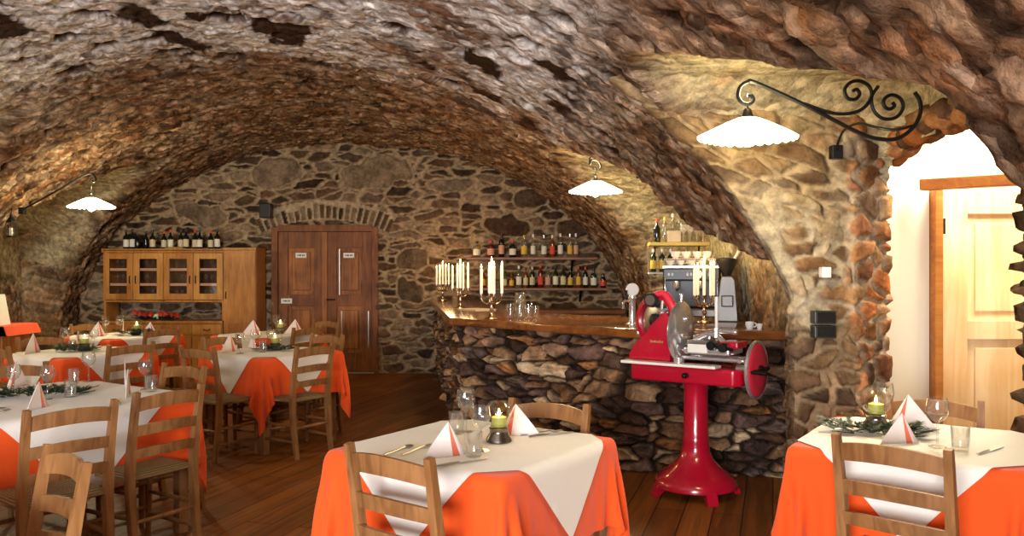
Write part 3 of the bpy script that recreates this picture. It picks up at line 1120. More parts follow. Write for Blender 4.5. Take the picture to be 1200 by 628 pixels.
# old double door in the back wall, door_1
t = bpy.data.objects.new('door_1', None); COL.objects.link(t); struct(t)
t.location = ((DOOR_X0 + DOOR_X1) / 2, YB + 0.02, 0)
W = (DOOR_X1 - DOOR_X0) / 2
bm = bmesh.new()
bx(bm, -W - 0.03, -W + 0.055, -0.05, 0.14, 0, DOOR_Z, 0.004)
bx(bm, W - 0.055, W + 0.03, -0.05, 0.14, 0, DOOR_Z, 0.004)
bx(bm, -W + 0.055, W - 0.055, -0.05, 0.14, DOOR_Z - 0.06, DOOR_Z + 0.03, 0.004)
obj('door_frame', bm, M['olddoor'], t)
for a, b in ((-W + 0.06, -0.02), (0.03, W - 0.06)):
    bm = bmesh.new()
    panel_leaf(bm, a, b, 0.02, DOOR_Z - 0.065, 0.04, 0.06, [(0.02, 0.28), (0.93, 1.09), (1.73, DOOR_Z - 0.065)], 0.13, 0.02)
    obj('door_leaf', bm, [M['olddoor'], M['olddoor2']], t)
bm = bmesh.new()
bx(bm, -0.035, 0.035, -0.05, -0.018, 0.02, DOOR_Z - 0.065, 0.006)
obj('astragal', bm, M['olddoor2'], t)
for cx, cz in ((-0.33, 1.63), (0.33, 1.63), (-0.53, 1.0)):
    bm = bmesh.new()
    bx(bm, cx - 0.075, cx + 0.075, -0.032, -0.016, cz - 0.035, cz + 0.035, 0.002, 0)
    for k, wd in enumerate((0.012, 0.02, 0.01, 0.016, 0.012)):
        x = cx - 0.05 + k * 0.022
        bx(bm, x, x + wd, -0.0335, -0.0318, cz - 0.010, cz + 0.010, 0, 1)
    o = obj('sign_plate', bm, [M['signplate'], M['ink']], t)
    o['label'] = 'small white sign plate'
for x, z0, z1 in ((0.20, 1.08, 1.72), (0.23, 0.25, 0.86), (0.60, 0.35, 0.86)):
    bm = bmesh.new()
    bx(bm, x - 0.008, x + 0.008, -0.03, -0.016, z0, z1, 0.003)
    obj('steel_bar', bm, M['steel'], t)
bm = bmesh.new()
bx(bm, 0.0, W - 0.02, -0.07, 0.06, 0.0, 0.018, 0.004)
obj('threshold', bm, M['steel'], t)
bm = bmesh.new()
tube(bm, [(0.03, -0.03, 1.02), (0.03, -0.075, 1.02), (0.15, -0.075, 1.02)], 0.009)
obj('door_handle', bm, M['black'], t)
# dark space behind the door arch
bm = bmesh.new()
bx(bm, DOOR_X0 - 0.3, DOOR_X1 + 0.3, YB + 0.2, YB + 0.3, 0, 2.4)
struct(obj('wall_back_lining', bm, M['dark_plaster']))

# ================================================================== THE BAR
BAR_Z = 1.03
bar = thing('bar_counter', 'long stone-faced bar counter with a polished wooden top, bending towards the back wall', 'bar counter', (0.9, 6.6, 0))


def rebase(o, root):
    """keep world placement when a mesh built in world space gets a parent"""
    o.parent = root
    o.matrix_parent_inverse = Matrix.Translation(root.location).inverted()
    return o


BAR_STONES = [(0.23, 0.125, 0.065), (0.34, 0.20, 0.105), (0.11, 0.06, 0.038), (0.44, 0.27, 0.14), (0.15, 0.09, 0.07), (0.085, 0.05, 0.036), (0.28, 0.165, 0.10),
              (0.60, 0.43, 0.25), (0.10, 0.06, 0.048), (0.37, 0.17, 0.065), (0.20, 0.14, 0.11)]
o = stone_strip('stone_front', [(1.92, 5.98), (0.92, 6.10), (-0.40, 7.40), (-1.0, 11.8)], -0.02, 0.965, 0.0105, M['barstone'],
                su=0.18, sv=0.072, seed=401, mortar_w=0.008, facet=0.008, relief=0.06, stones=BAR_STONES, mortar=(0.03, 0.02, 0.014), jit=1.0, tilt=2.4, wts=0.9, p=3)
rebase(o, bar)


def slab(bm, poly, z0, z1, bev):
    A = [bm.verts.new((x, y, z0)) for x, y in poly]
    B = [bm.verts.new((x, y, z1)) for x, y in poly]
    fs = [bm.faces.new(A[::-1]), bm.faces.new(B)]
    n = len(poly)
    for i in range(n):
        fs.append(bm.faces.new((A[i], A[(i + 1) % n], B[(i + 1) % n], B[i])))
    es = set(e for f in fs for e in f.edges)
    bmesh.ops.bevel(bm, geom=list(es), offset=bev, segments=3, profile=0.6, affect='EDGES')


bm = bmesh.new()
slab(bm, [(1.9, 5.74), (0.86, 5.93), (-0.54, 7.28), (-1.14, 11.69), (-0.35, 11.69), (0.12, 8.15), (1.05, 7.35), (1.9, 7.25)], BAR_Z - 0.065, BAR_Z, 0.016)
rebase(obj('countertop', bm, M['bartop'], smooth=True), bar)
bm = bmesh.new()
slab(bm, [(1.9, 7.2), (1.06, 7.28), (0.08, 8.1), (-0.4, 11.7), (-0.55, 11.7), (-0.04, 8.0), (1.0, 7.1), (1.9, 7.0)], 0.0, BAR_Z - 0.07, 0.004)
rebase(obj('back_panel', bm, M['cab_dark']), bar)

# counter along the back wall behind the bar
t = thing('back_counter', 'low wooden counter against the stone wall beneath the bottle shelves', 'counter', (0.75, 11.3, 0))
bm = bmesh.new(); bx(bm, -0.85, 0.72, -0.28, 0.33, 0.86, 0.91, 0.008)
obj('counter_slab', bm, M['shelf'], t)
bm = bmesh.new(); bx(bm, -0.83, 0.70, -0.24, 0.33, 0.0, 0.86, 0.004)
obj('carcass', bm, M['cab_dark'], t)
for k in range(3):
    bm = bmesh.new(); panel_leaf(bm, -0.82 + k * 0.50, -0.34 + k * 0.50, 0.08, 0.84, -0.24, 0.02, [(0.08, 0.16), (0.76, 0.84)], 0.07, 0.006)
    d = obj('door', bm, [M['cab'], M['cab']], t)
    bm = bmesh.new(); sphere(bm, (-0.40 + k * 0.50, -0.275, 0.62), 0.014)
    obj('knob', bm, M['black'], d)

# two wall shelves behind the bar
SH_U, SH_L = 1.600, 1.185
for nm, z, x0, x1, lab in (('up', SH_U, -0.62, 1.16, 'upper wooden wall shelf of spirits bottles behind the bar'), ('lo', SH_L, -0.62, 1.30, 'lower wooden wall shelf of spirits bottles behind the bar')):
    t = thing('wall_shelf', lab, 'shelf', ((x0 + x1) / 2, 11.66, z), 0, 'bottle shelves behind the bar')
    h = (x1 - x0) / 2
    bm = bmesh.new(); bx(bm, -h, h, -0.13, 0.13, -0.035, 0.0, 0.004)
    obj('board', bm, M['shelf'], t)
    for x in (-h * 0.62, h * 0.62):
        bm = bmesh.new()
        prism(bm, [(-0.10, 0), (0.13, 0), (0.13, -0.16), (0.10, -0.16)], x - 0.012, x + 0.012)
        for v in bm.verts:
            v.co = Vector((v.co.y, v.co.x, v.co.z - 0.035))
        obj('bracket', bm, M['black'], t)


# ------------------------------------------------------------------ bottles
def bottle(name, kind, lab, cap, h, r, label, cat='bottle', loc=(0, 0, 0), group=None, labcol='lab_white'):
    bodymat = {'clear': 'clearbottle', 'amber': 'amberbottle', 'red': 'redbottle', 'green': 'greenbottle', 'dark': 'darkbottle'}[kind]
    nr_ = r * 0.34
    if lab == 'wine' or cap == 'wine':
        prof = [(r * 0.9, 0), (r, 0.01), (r, h * 0.55), (r * 0.93, h * 0.61), (r * 0.6, h * 0.69), (nr_, h * 0.76), (nr_, h * 0.95), (nr_ * 1.15, h * 0.955), (nr_ * 1.15, h)]
    else:
        prof = [(r * 0.9, 0), (r, 0.008), (r, h * 0.62), (r * 0.96, h * 0.67), (r * 0.7, h * 0.73), (nr_, h * 0.78), (nr_, h * 0.95), (nr_ * 1.1, h * 0.955), (nr_ * 1.1, h * 0.985)]
    bm = bmesh.new(); lathe(bm, prof, 16)
    o = obj(name, bm, M[bodymat], smooth=True)
    tag(o, label, cat, group)
    o.location = loc
    if labcol:
        bm = bmesh.new()
        lathe(bm, [(r * 1.012, h * 0.14), (r * 1.02, h * 0.145), (r * 1.02, h * 0.50), (r * 1.012, h * 0.505)], 16, cap0=False, cap1=False)
        obj('paper_label', bm, M[labcol], o, True)
    capm = {'red': 'lab_red', 'black': 'blackplastic', 'white': 'porcelain', 'steel': 'steel', 'yellow': 'lab_yellow', 'wine': 'blackplastic', 'winered': 'lab_red', 'cork': 'lab_cream'}[cap]
    bm = bmesh.new()
    lathe(bm, [(nr_ * 1.25, h * 0.86), (nr_ * 1.28, h * 0.87), (nr_ * 1.28, h * 0.995), (nr_ * 1.1, h)], 12)
    obj('cap', bm, M[capm], o, True)
    return o


ordn = ['first', 'second', 'third', 'fourth', 'fifth', 'sixth', 'seventh', 'eighth', 'ninth', 'tenth', 'eleventh', 'twelfth', 'thirteenth', 'fourteenth', 'fifteenth']
LABN = {'lab_white': 'white', 'lab_cream': 'cream', 'lab_yellow': 'yellow', 'lab_red': 'red', 'lab_pink': 'pink', None: 'no'}
KN = {'clear': 'clear', 'amber': 'amber', 'red': 'dark red', 'green': 'dark green', 'dark': 'black'}
WB = 11.60
upper = [(558.7, 19, 'clear', 'lab_white', 'black', 1.35), (575.2, 20, 'red', 'lab_pink', 'red', 1.3), (587.7, 28, 'dark', 'lab_pink', 'black', 1.0), (600.7, 20, 'dark', 'lab_white', 'red', 1.25),
         (614.2, 26, 'clear', 'lab_yellow', 'yellow', 1.1), (624.7, 27, 'clear', 'lab_white', 'white', 0.9), (637.5, 26, 'clear', 'lab_white', 'steel', 0.95), (647.2, 26, 'amber', 'lab_red', 'white', 0.95),
         (656.7, 28, 'clear', 'lab_white', 'white', 0.95), (667.8, 27.5, 'clear', 'lab_yellow', 'steel', 0.95), (674.9, 28, 'clear', 'lab_pink', 'white', 0.9)]
for i, (px, hp, k, lc, cp, f) in enumerate(upper):
    x = (px - 600) * WB / 1000
    bottle('spirits_bottle', k, 'spirits', cp, hp * WB / 1000, 0.037 * f, '%s bottle with %s label, %s from the left on the upper bar shelf' % (KN[k], LABN[lc], ordn[i]), loc=(x, WB, SH_U), group='bottles on the upper bar shelf', labcol=lc)
lower = [(566.2, 21, 'amber', 'lab_yellow', 'yellow', 0.9), (577, 22, 'dark', 'lab_cream', 'black', 0.9), (591.5, 20, 'clear', 'lab_cream', 'black', 0.9), (599.5, 18, 'amber', 'lab_yellow', 'black', 0.9), (608, 26, 'clear', 'lab_white', 'white', 1.0),
         (616, 24, 'amber', 'lab_cream', 'black', 0.9), (623.7, 25, 'green', 'lab_cream', 'cork', 0.95), (633.4, 27, 'red', 'lab_red', 'red', 0.95), (642, 25, 'clear', 'lab_pink', 'black', 0.95),
         (651, 27, 'green', 'lab_white', 'wine', 1.0), (660, 27, 'green', 'lab_cream', 'wine', 1.0), (668.2, 24, 'dark', 'lab_yellow', 'black', 0.95), (677.7, 26, 'amber', 'lab_yellow', 'red', 0.85),
         (686, 25, 'dark', 'lab_white', 'red', 0.85), (695.7, 23, 'green', 'lab_white', 'black', 1.1), (706.5, 17, 'dark', 'lab_red', 'black', 1.0)]
ordn.append('sixteenth')
for i, (px, hp, k, lc, cp, f) in enumerate(lower):
    x = (px - 600) * WB / 1000
    bottle('spirits_bottle', k, 'spirits', cp, hp * WB / 1000, 0.037 * f, '%s bottle with %s label, %s from the left on the lower bar shelf' % (KN[k], LABN[lc], ordn[i]), loc=(x, WB, SH_L), group='bottles on the lower bar shelf', labcol=lc)


# ------------------------------------------------------------------ candelabra
def arm_pts(R, z0, z1):
    return smooth_path([(0.012, 0, z0), (R * 0.45, 0, z0 - 0.025), (R * 0.85, 0, z0 - 0.005), (R, 0, z0 + 0.025), (R, 0, z1)], 5)


def candelabra(label, loc, rz, lightw, cz=0.24):
    t = thing('candelabra', label, 'candelabra', loc, rz, 'silver candelabra on the bar')
    bm = bmesh.new()
    lathe(bm, [(0.062, 0), (0.064, 0.006), (0.055, 0.014), (0.03, 0.024), (0.014, 0.04), (0.012, 0.06), (0.02, 0.075), (0.012, 0.09), (0.010, 0.125), (0.018, 0.14), (0.011, 0.155),
               (0.010, 0.185), (0.018, 0.2), (0.020, 0.212), (0.012, 0.216)], 18)
    obj('stem', bm, M['silver'], t, True)
    for k in range(4):
        a = k * pi / 2
        bm = bmesh.new()
        tube(bm, arm_pts(0.088, 0.15, 0.19), 0.0055, 7)
        lathe(bm, [(0.008, 0.178), (0.021, 0.183), (0.022, 0.187), (0.012, 0.190), (0.0135, 0.21), (0.0135, 0.213)], 12, (0.088, 0, 0))
        for v in bm.verts:
            v.co = Matrix.Rotation(a, 4, 'Z') @ v.co
        obj('arm', bm, M['silver'], t, True)
    tag_pts = [(0.088 * cos(k * pi / 2), 0.088 * sin(k * pi / 2), 0.205, cz - 0.012 * (k % 3)) for k in range(4)] + [(0, 0, 0.212, cz + 0.03)]
    for x, y, z, L in tag_pts:
        bm = bmesh.new()
        lathe(bm, [(0.0115, z), (0.0115, z + L - 0.006), (0.009, z + L), (0.002, z + L - 0.002)], 12, (x, y, 0))
        c = obj('candle', bm, M['candle'], t, True)
        bm = bmesh.new()
        lathe(bm, [(0.001, z + L), (0.0065, z + L + 0.010), (0.0055, z + L + 0.018), (0.001, z + L + 0.036)], 10, (x, y, 0))
        obj('flame', bm, M['flame'], c, True)
    p = point_light('candle_light', (0, 0, cz + 0.29), lightw, CANDLE, 0.07)
    p.parent = t
    return t


candelabra('silver candelabra with lit white candles beside the water glasses on the bar', (-0.17, 7.12, BAR_Z), radians(14), 10.0)
candelabra('silver candelabra with lit candles, middle of the row on the long bar side', (-0.545, 9.0, BAR_Z), radians(24), 10.0)
candelabra('silver candelabra with lit candles at the far wall end of the bar', (-0.90, 11.1, BAR_Z), radians(31), 10.0)
candelabra('silver candelabra with lit candles in front of the coffee grinder on the bar', (1.50, 6.66, BAR_Z), radians(22), 5.0)


# ------------------------------------------------------------------ glassware
def glass_profile_wine(h=0.18, R=0.037):
    return [(0.032, 0), (0.033, 0.002), (0.010, 0.006), (0.0045, 0.014), (0.0042, h * 0.46), (0.008, h * 0.50), (R * 0.72, h * 0.57), (R * 0.98, h * 0.70), (R, h * 0.78), (R * 0.9, h * 0.93), (R * 0.84, h)]


def wine_glass(label, loc, h=0.18, R=0.037, group='wine glasses on the tables'):
    bm = bmesh.new()
    lathe(bm, glass_profile_wine(h, R), 24, cap1=False)
    o = obj('wine_glass', bm, M['glass'], smooth=True)
    o.location = loc
    return tag(o, label, 'glass', group)


def tumbler(label, loc, h=0.09, R=0.034, group='water tumblers on the tables', name='tumbler'):
    bm = bmesh.new()
    lathe(bm, [(R * 0.8, 0), (R * 0.84, 0.003), (R * 0.95, h * 0.5), (R, h), (R * 0.95, h), (R * 0.9, h * 0.5), (R * 0.78, 0.012)], 20)
    o = obj(name, bm, M['glass'], smooth=True)
    o.location = loc
    return tag(o, label, 'glass', group)


def pitcher(label, loc):
    bm = bmesh.new()
    lathe(bm, [(0.05, 0), (0.055, 0.01), (0.058, 0.08), (0.05, 0.15), (0.042, 0.19), (0.048, 0.215), (0.044, 0.213), (0.038, 0.19), (0.046, 0.15), (0.053, 0.08), (0.05, 0.015)], 20)
    o = obj('glass_pitcher', bm, M['glass'], smooth=True)
    o.location = loc
    tag(o, label, 'pitcher')
    bm = bmesh.new()
    tube(bm, smooth_path([(0.045, 0, 0.19), (0.09, 0, 0.18), (0.095, 0, 0.11), (0.055, 0, 0.07)], 5), 0.006)
    obj('handle', bm, M['glass'], o, True)
    return o


pitcher('clear glass pitcher among tumblers on the bar top', (0.07, 7.35, BAR_Z))
for i, (x, y, h, l) in enumerate(((-0.015, 7.22, 0.12, 'clear tall tumbler just left of the glass pitcher on the bar'), (0.135, 7.17, 0.115, 'clear tall tumbler at the front right of the glass pitcher on the bar'),
                                  (0.06, 7.1, 0.10, 'clear tumbler standing in front of the glass pitcher on the bar'), (0.20, 7.32, 0.10, 'clear tumbler farthest right of the glass pitcher on the bar'))):
    tumbler(l, (x, y, BAR_Z), h, 0.036, 'tumblers on the bar', 'bar_tumbler')

# menu card lying on the bar
bm = bmesh.new(); bx(bm, -0.12, 0.12, -0.17, 0.17, 0.0, 0.012, 0.003)
o = obj('menu_folder', bm, M['lab_cream']); o.location = (-0.36, 8.65, BAR_Z); o.rotation_euler = (0, 0, radians(35))
tag(o, 'cream menu folder lying on the bar between two candelabra', 'menu')
# little white dishes at the right end
for x, y, r, l in ((1.66, 5.96, 0.030, 'small white cup at the right end of the bar'), (1.735, 5.98, 0.022, 'smallest white pot beside the white cup at the right bar end')):
    bm = bmesh.new()
    lathe(bm, [(r * 0.7, 0), (r * 0.75, 0.004), (r, 0.03), (r, 0.05 if r > 0.025 else 0.035), (r * 0.88, 0.05 if r > 0.025 else 0.035), (r * 0.85, 0.03), (r * 0.55, 0.008)], 18)
    o = obj('porcelain_cup', bm, M['porcelain'], smooth=True); o.location = (x, y, BAR_Z)
    tag(o, l, 'cup')
    if r > 0.025:
        bm = bmesh.new(); tube(bm, smooth_path([(r * 0.9, 0, 0.042), (r + 0.016, 0, 0.036), (r + 0.012, 0, 0.018), (r * 0.85, 0, 0.012)], 4), 0.004)
        obj('handle', bm, M['porcelain'], o, True)

# beer tap
t = thing('beer_tap', 'chrome beer tap column with a round white badge on the bar', 'beer tap', (0.905, 6.42, BAR_Z))
bm = bmesh.new(); lathe(bm, [(0.05, 0), (0.05, 0.008), (0.03, 0.014), (0.026, 0.03), (0.026, 0.19), (0.032, 0.2), (0.03, 0.215), (0.01, 0.22)], 18)
obj('column', bm, M['chrome'], t, True)
bm = bmesh.new(); tube(bm, smooth_path([(-0.02, -0.02, 0.175), (-0.06, -0.05, 0.18), (-0.075, -0.06, 0.16), (-0.075, -0.06, 0.12)], 5), 0.010)
obj('spout', bm, M['chrome'], t, True)
bm = bmesh.new(); tube(bm, [(-0.05, -0.045, 0.185), (-0.055, -0.05, 0.26)], [0.007, 0.011])
obj('lever', bm, M['blackplastic'], t, True)
bm = bmesh.new(); lathe(bm, [(0.046, -0.012), (0.05, -0.006), (0.05, 0.006), (0.046, 0.012)], 22, (0.0, -0.0, 0.262), axis='y')
obj('badge', bm, M['porcelain'], t, True)

# coffee grinder
t = thing('coffee_grinder', 'silver coffee grinder with a dark bean hopper behind the candelabra', 'grinder', (1.715, 6.82, BAR_Z), radians(-12))
bm = bmesh.new()
pr = [(-0.085, 0.0), (0.085, 0.0), (0.085, 0.02), (0.07, 0.03), (0.062, 0.33), (0.04, 0.36), (-0.04, 0.36), (-0.05, 0.33), (-0.075, 0.03), (-0.085, 0.02)]
prism(bm, pr, -0.08, 0.10, bev=0.008)
obj('body', bm, M['dull_steel'], t)
bm = bmesh.new(); lathe(bm, [(0.03, 0.36), (0.035, 0.37), (0.085, 0.48), (0.088, 0.50), (0.02, 0.51)], 18)
obj('bean_hopper', bm, M['blackplastic'], t, True)
bm = bmesh.new(); bx(bm, -0.045, 0.045, -0.15, -0.08, 0.12, 0.21, 0.01)
obj('doser', bm, M['dull_steel'], t)
bm = bmesh.new(); tube(bm, [(0.06, -0.06, 0.50), (0.10, -0.06, 0.57)], 0.012)
obj('lid_handle', bm, M['porcelain'], t, True)

# espresso machine
t = thing('espresso_machine', 'chrome espresso machine with cups on top behind the meat slicer', 'coffee machine', (1.49, 7.06, BAR_Z), radians(-14))
t.scale = (0.70, 1.0, 0.97)
bm = bmesh.new()
bx(bm, -0.33, 0.33, -0.12, 0.17, 0.10, 0.46, 0.02)
obj('body', bm, M['blackplastic'], t)
bm = bmesh.new()
bx(bm, -0.335, 0.335, -0.125, 0.175, 0.43, 0.462, 0.008)
obj('top_trim', bm, M['steel'], t)
bm = bmesh.new()
for x in (-0.25, -0.21, -0.04, 0.0, 0.2, 0.24):
    lathe(bm, [(0.014, -0.225), (0.016, -0.215), (0.016, -0.205)], 12, (x, 0, 0.385), axis='y')
obj('buttons', bm, M['dull_steel'], t, True)
bm = bmesh.new(); lathe(bm, [(0.03, -0.224), (0.034, -0.215), (0.034, -0.205)], 20, (0.09, 0, 0.385), axis='y')
obj('pressure_gauge', bm, M['enamel'], t, True)
bm = bmesh.new(); bx(bm, -0.33, 0.33, -0.22, 0.17, 0.03, 0.10, 0.012)
obj('drip_tray', bm, M['dull_steel'], t)
bm = bmesh.new(); bx(bm, -0.32, 0.32, -0.21, -0.11, 0.33, 0.44, 0.015)
obj('front_panel', bm, M['blackplastic'], t)
bm = bmesh.new()
for y in (-0.19, 0.14):
    tube(bm, [(-0.31, y, 0.46), (-0.31, y, 0.51), (0.31, y, 0.51), (0.31, y, 0.46)], 0.006)
obj('cup_rail', bm, M['chrome'], t, True)
for x in (-0.17, 0.10):
    bm = bmesh.new(); lathe(bm, [(0.035, 0.27), (0.04, 0.28), (0.04, 0.33), (0.03, 0.335)], 16, (x, -0.17, 0))
    g = obj('group_head', bm, M['chrome'], t, True)
    bm = bmesh.new(); tube(bm, [(x, -0.19, 0.275), (x + 0.02, -0.33, 0.26)], [0.011, 0.015])
    obj('portafilter_handle', bm, M['blackplastic'], g, True)
for x in (-0.29, 0.29):
    bm = bmesh.new(); tube(bm, smooth_path([(x, -0.2, 0.36), (x, -0.26, 0.33), (x * 1.02, -0.27, 0.2), (x * 1.05, -0.25, 0.14)], 5), 0.006)
    obj('steam_wand', bm, M['chrome'], t, True)
bm = bmesh.new()
for x in (-0.28, 0.28):
    for y in (-0.17, 0.12):
        lathe(bm, [(0.02, 0), (0.018, 0.035)], 10, (x, y, 0))
obj('feet', bm, M['blackplastic'], t, True)
rr = random.Random(4)
mtx = Matrix.Translation((1.49, 7.06, BAR_Z - 0.014)) @ Matrix.Rotation(radians(-14), 4, 'Z')
cup0 = None
k = 0
posn = ['front', 'middle', 'rear']
for layer in range(2):
    for j in range(3):
        for i in range(5 - layer):
            p = mtx @ Vector((-0.168 + layer * 0.042 + i * 0.084 + rr.uniform(-.004, .004), -0.09 + j * 0.085, 0.462 + layer * 0.056))
            if layer == 1 and j == 0 and i > 3:
                continue
            lab = 'white cup on the coffee machine, %s row, %s layer, %s from the left' % (posn[j], ('bottom', 'top')[layer], ordn[i])
            if cup0 is None:
                bm = bmesh.new()
                lathe(bm, [(0.020, 0.0), (0.022, 0.003), (0.036, 0.03), (0.039, 0.055), (0.035, 0.055), (0.032, 0.03), (0.016, 0.008)], 16)
                cup0 = obj('espresso_cup', bm, M['porcelain'], smooth=True)
                bm = bmesh.new(); tube(bm, smooth_path([(0.034, 0, 0.046), (0.052, 0, 0.04), (0.048, 0, 0.02), (0.031, 0, 0.016)], 4), 0.0035, 6)
                obj('handle', bm, M['porcelain'], cup0, True)
                cup0.location = p; tag(cup0, lab, 'cup', 'espresso cups on the coffee machine')
            else:
                dup(cup0, p, rr.uniform(-3, 3), lab)

# glass shelf with stemware in the bay above the coffee machine
GS = Vector((1.44, 7.35, 1.675))
t = thing('wall_shelf', 'narrow yellow-edged shelf of upturned glasses above the coffee machine', 'shelf', GS, radians(-5))
bm = bmesh.new(); bx(bm, -0.26, 0.24, -0.13, 0.16, -0.03, 0.0, 0.004)
obj('board', bm, M['yellowshelf'], t)
bm = bmesh.new()
for x in (-0.2, 0.18):
    tube(bm, [(x, 0.1, -0.03), (x, 0.15, -0.28), (x + .10, 0.6, -0.26)], 0.008)
obj('bracket', bm, M['black'], t)
bottle('aperitif_bottle', 'dark', 'wine', 'winered', 0.20, 0.03, 'black bottle with red cap at the left end of the glass shelf', loc=(GS.x - 0.2, GS.y - 0.05, GS.z), labcol=None)
bm = bmesh.new(); bx(bm, -0.055, 0.055, -0.03, 0.03, 0.0, 0.095, 0.004)
o = obj('carton', bm, M['lab_cream']); o.location = (GS.x - 0.065, GS.y - 0.09, GS.z); tag(o, 'cream carton beside the black bottle on the glass shelf', 'box')
g0 = None
for i in range(4):
    p = Vector((GS.x + 0.02 + i * 0.056, GS.y - 0.085, GS.z))
    lab = 'clear goblet on the yellow-edged shelf above the coffee machine, %s from the left' % ordn[i]
    if g0 is None:
        g0 = wine_glass(lab, p, 0.15, 0.027, 'goblets on the glass shelf')
        g0.data.materials[0] = M['goblet']
    else:
        dup(g0, p, 0, lab)
for i in range(5):
    o = bottle('liqueur_bottle', 'clear', 'spirits', ('yellow', 'white', 'yellow', 'steel', 'yellow')[i], (0.22, 0.25, 0.27, 0.25, 0.22)[i], 0.024, 'slim clear bottle behind the goblets of the yellow-edged shelf, %s from the left' % ordn[i], loc=(GS.x - 0.12 + i * 0.068, GS.y + 0.02, GS.z), group='slim bottles on the glass shelf', labcol=None)
for i in range(3):
    bottle('miniature_bottle', 'green', 'spirits', 'white', 0.20, 0.026, 'small green bottle hanging shelf level, %s from the left under the goblet shelf' % ordn[i], loc=(GS.x - 0.22 + i * 0.075, GS.y + 0.02, GS.z - 0.255), group='small bottles under the goblet shelf', labcol='lab_yellow')
t = thing('wall_shelf', 'short steel shelf with three small bottles under the goblet shelf', 'shelf', (GS.x - 0.1, GS.y + 0.02, GS.z - 0.255))
bm = bmesh.new(); bx(bm, -0.18, 0.22, -0.09, 0.09, -0.018, 0.0, 0.003)
obj('board', bm, M['steel'], t)
bm = bmesh.new()
for x in (-0.15, 0.18):
    pass
bm.free()
for x in (-0.15, 0.18):
    bm = bmesh.new(); tube(bm, [(x, 0.08, -0.01), (x, 0.085, 0.225)], 0.006)
    obj('hanger', bm, M['steel'], t)

# ================================================================== THE RED MEAT SLICER
SL = thing('meat_slicer', 'red flywheel meat slicer on a red pedestal in front of the bar', 'meat slicer', (1.18, 5.48, 0), radians(-36))
ped = None
bm = bmesh.new()
lathe(bm, [(0.250, 0.055), (0.264, 0.065), (0.264, 0.085), (0.248, 0.115), (0.205, 0.150), (0.150, 0.190), (0.110, 0.235), (0.090, 0.285), (0.083, 0.34), (0.086, 0.36), (0.079, 0.375), (0.076, 0.60),
           (0.076, 0.70), (0.10, 0.735)], 40)
ped = obj('pedestal', bm, M['red'], SL, True)
for k in range(4):
    a = pi / 4 + k * pi / 2
    bm = bmesh.new()
    prism(bm, [(0.18, 0.075), (0.262, 0.085), (0.272, 0.06), (0.292, 0.012), (0.295, 0.0), (0.255, 0.0), (0.235, 0.035), (0.20, 0.05)], -0.035, 0.035, bev=0.006)
    for v in bm.verts:
        v.co = Matrix.Rotation(a, 4, 'Z') @ v.co
    obj('foot', bm, M['red'], ped)
bm = bmesh.new()
slab(bm, [(-0.40, -0.13), (0.30, -0.13), (0.34, -0.09), (0.34, 0.12), (0.30, 0.16), (-0.36, 0.16), (-0.40, 0.12)], 0.725, 0.832, 0.018)
b_ = obj('base_housing', bm, M['red'], SL, True)
bm = bmesh.new(); bx(bm, -0.43, 0.22, -0.215, -0.115, 0.838, 0.856, 0.006)
obj('slice_tray', bm, M['enamel'], SL)
bm = bmesh.new(); tube(bm, [(0.0, -0.14, 0.78), (0.0, -0.165, 0.78)], 0.016)
sphere(bm, (0.0, -0.175, 0.78), 0.018)
obj('tray_screw', bm, M['black'], SL, True)
bm = bmesh.new()
prism(bm, [(-0.425, 0.856), (-0.125, 0.856), (-0.125, 1.13), (-0.15, 1.165), (-0.195, 1.165), (-0.235, 1.09), (-0.30, 1.03), (-0.385, 0.945), (-0.42, 0.90)], -0.115, 0.09, bev=0.014)
bs = obj('blade_housing', bm, M['red'], SL, True)
bm = bmesh.new()
for k in range(9):
    bx(bm, -0.265 + k * 0.0105, -0.258 + k * 0.0105, -0.1175, -0.1145, 0.972, 0.984 if k % 3 else 0.988)
obj('maker_plate', bm, M['gold'], bs)
# blade guard ring and blade, turned to the left
RM = Matrix.Translation((-0.265, -0.01, 1.11)) @ Matrix.Rotation(atan2(-0.97, -0.247), 4, 'Z')
bm = bmesh.new()
prof = [(0.168, -0.025), (0.172, 0.0), (0.168, 0.025), (0.140, 0.028), (0.134, 0.0), (0.140, -0.025), (0.168, -0.025)]
lathe(bm, prof, 48, axis='x', cap0=False, cap1=False)
for v in bm.verts:
    v.co = RM @ v.co
obj('blade_guard', bm, M['red'], SL, True)
bm = bmesh.new()
lathe(bm, [(0.140, -0.004), (0.141, 0.0), (0.10, 0.010), (0.05, 0.016), (0.045, 0.016)], 48, axis='x')
for v in bm.verts:
    v.co = RM @ v.co
bl = obj('blade', bm, M['steel'], SL, True)
bm = bmesh.new()
lathe(bm, [(0.045, 0.012), (0.045, 0.035), (0.03, 0.045)], 24, axis='x')
for v in bm.verts:
    v.co = RM @ v.co
obj('blade_hub', bm, M['blackplastic'], bl, True)
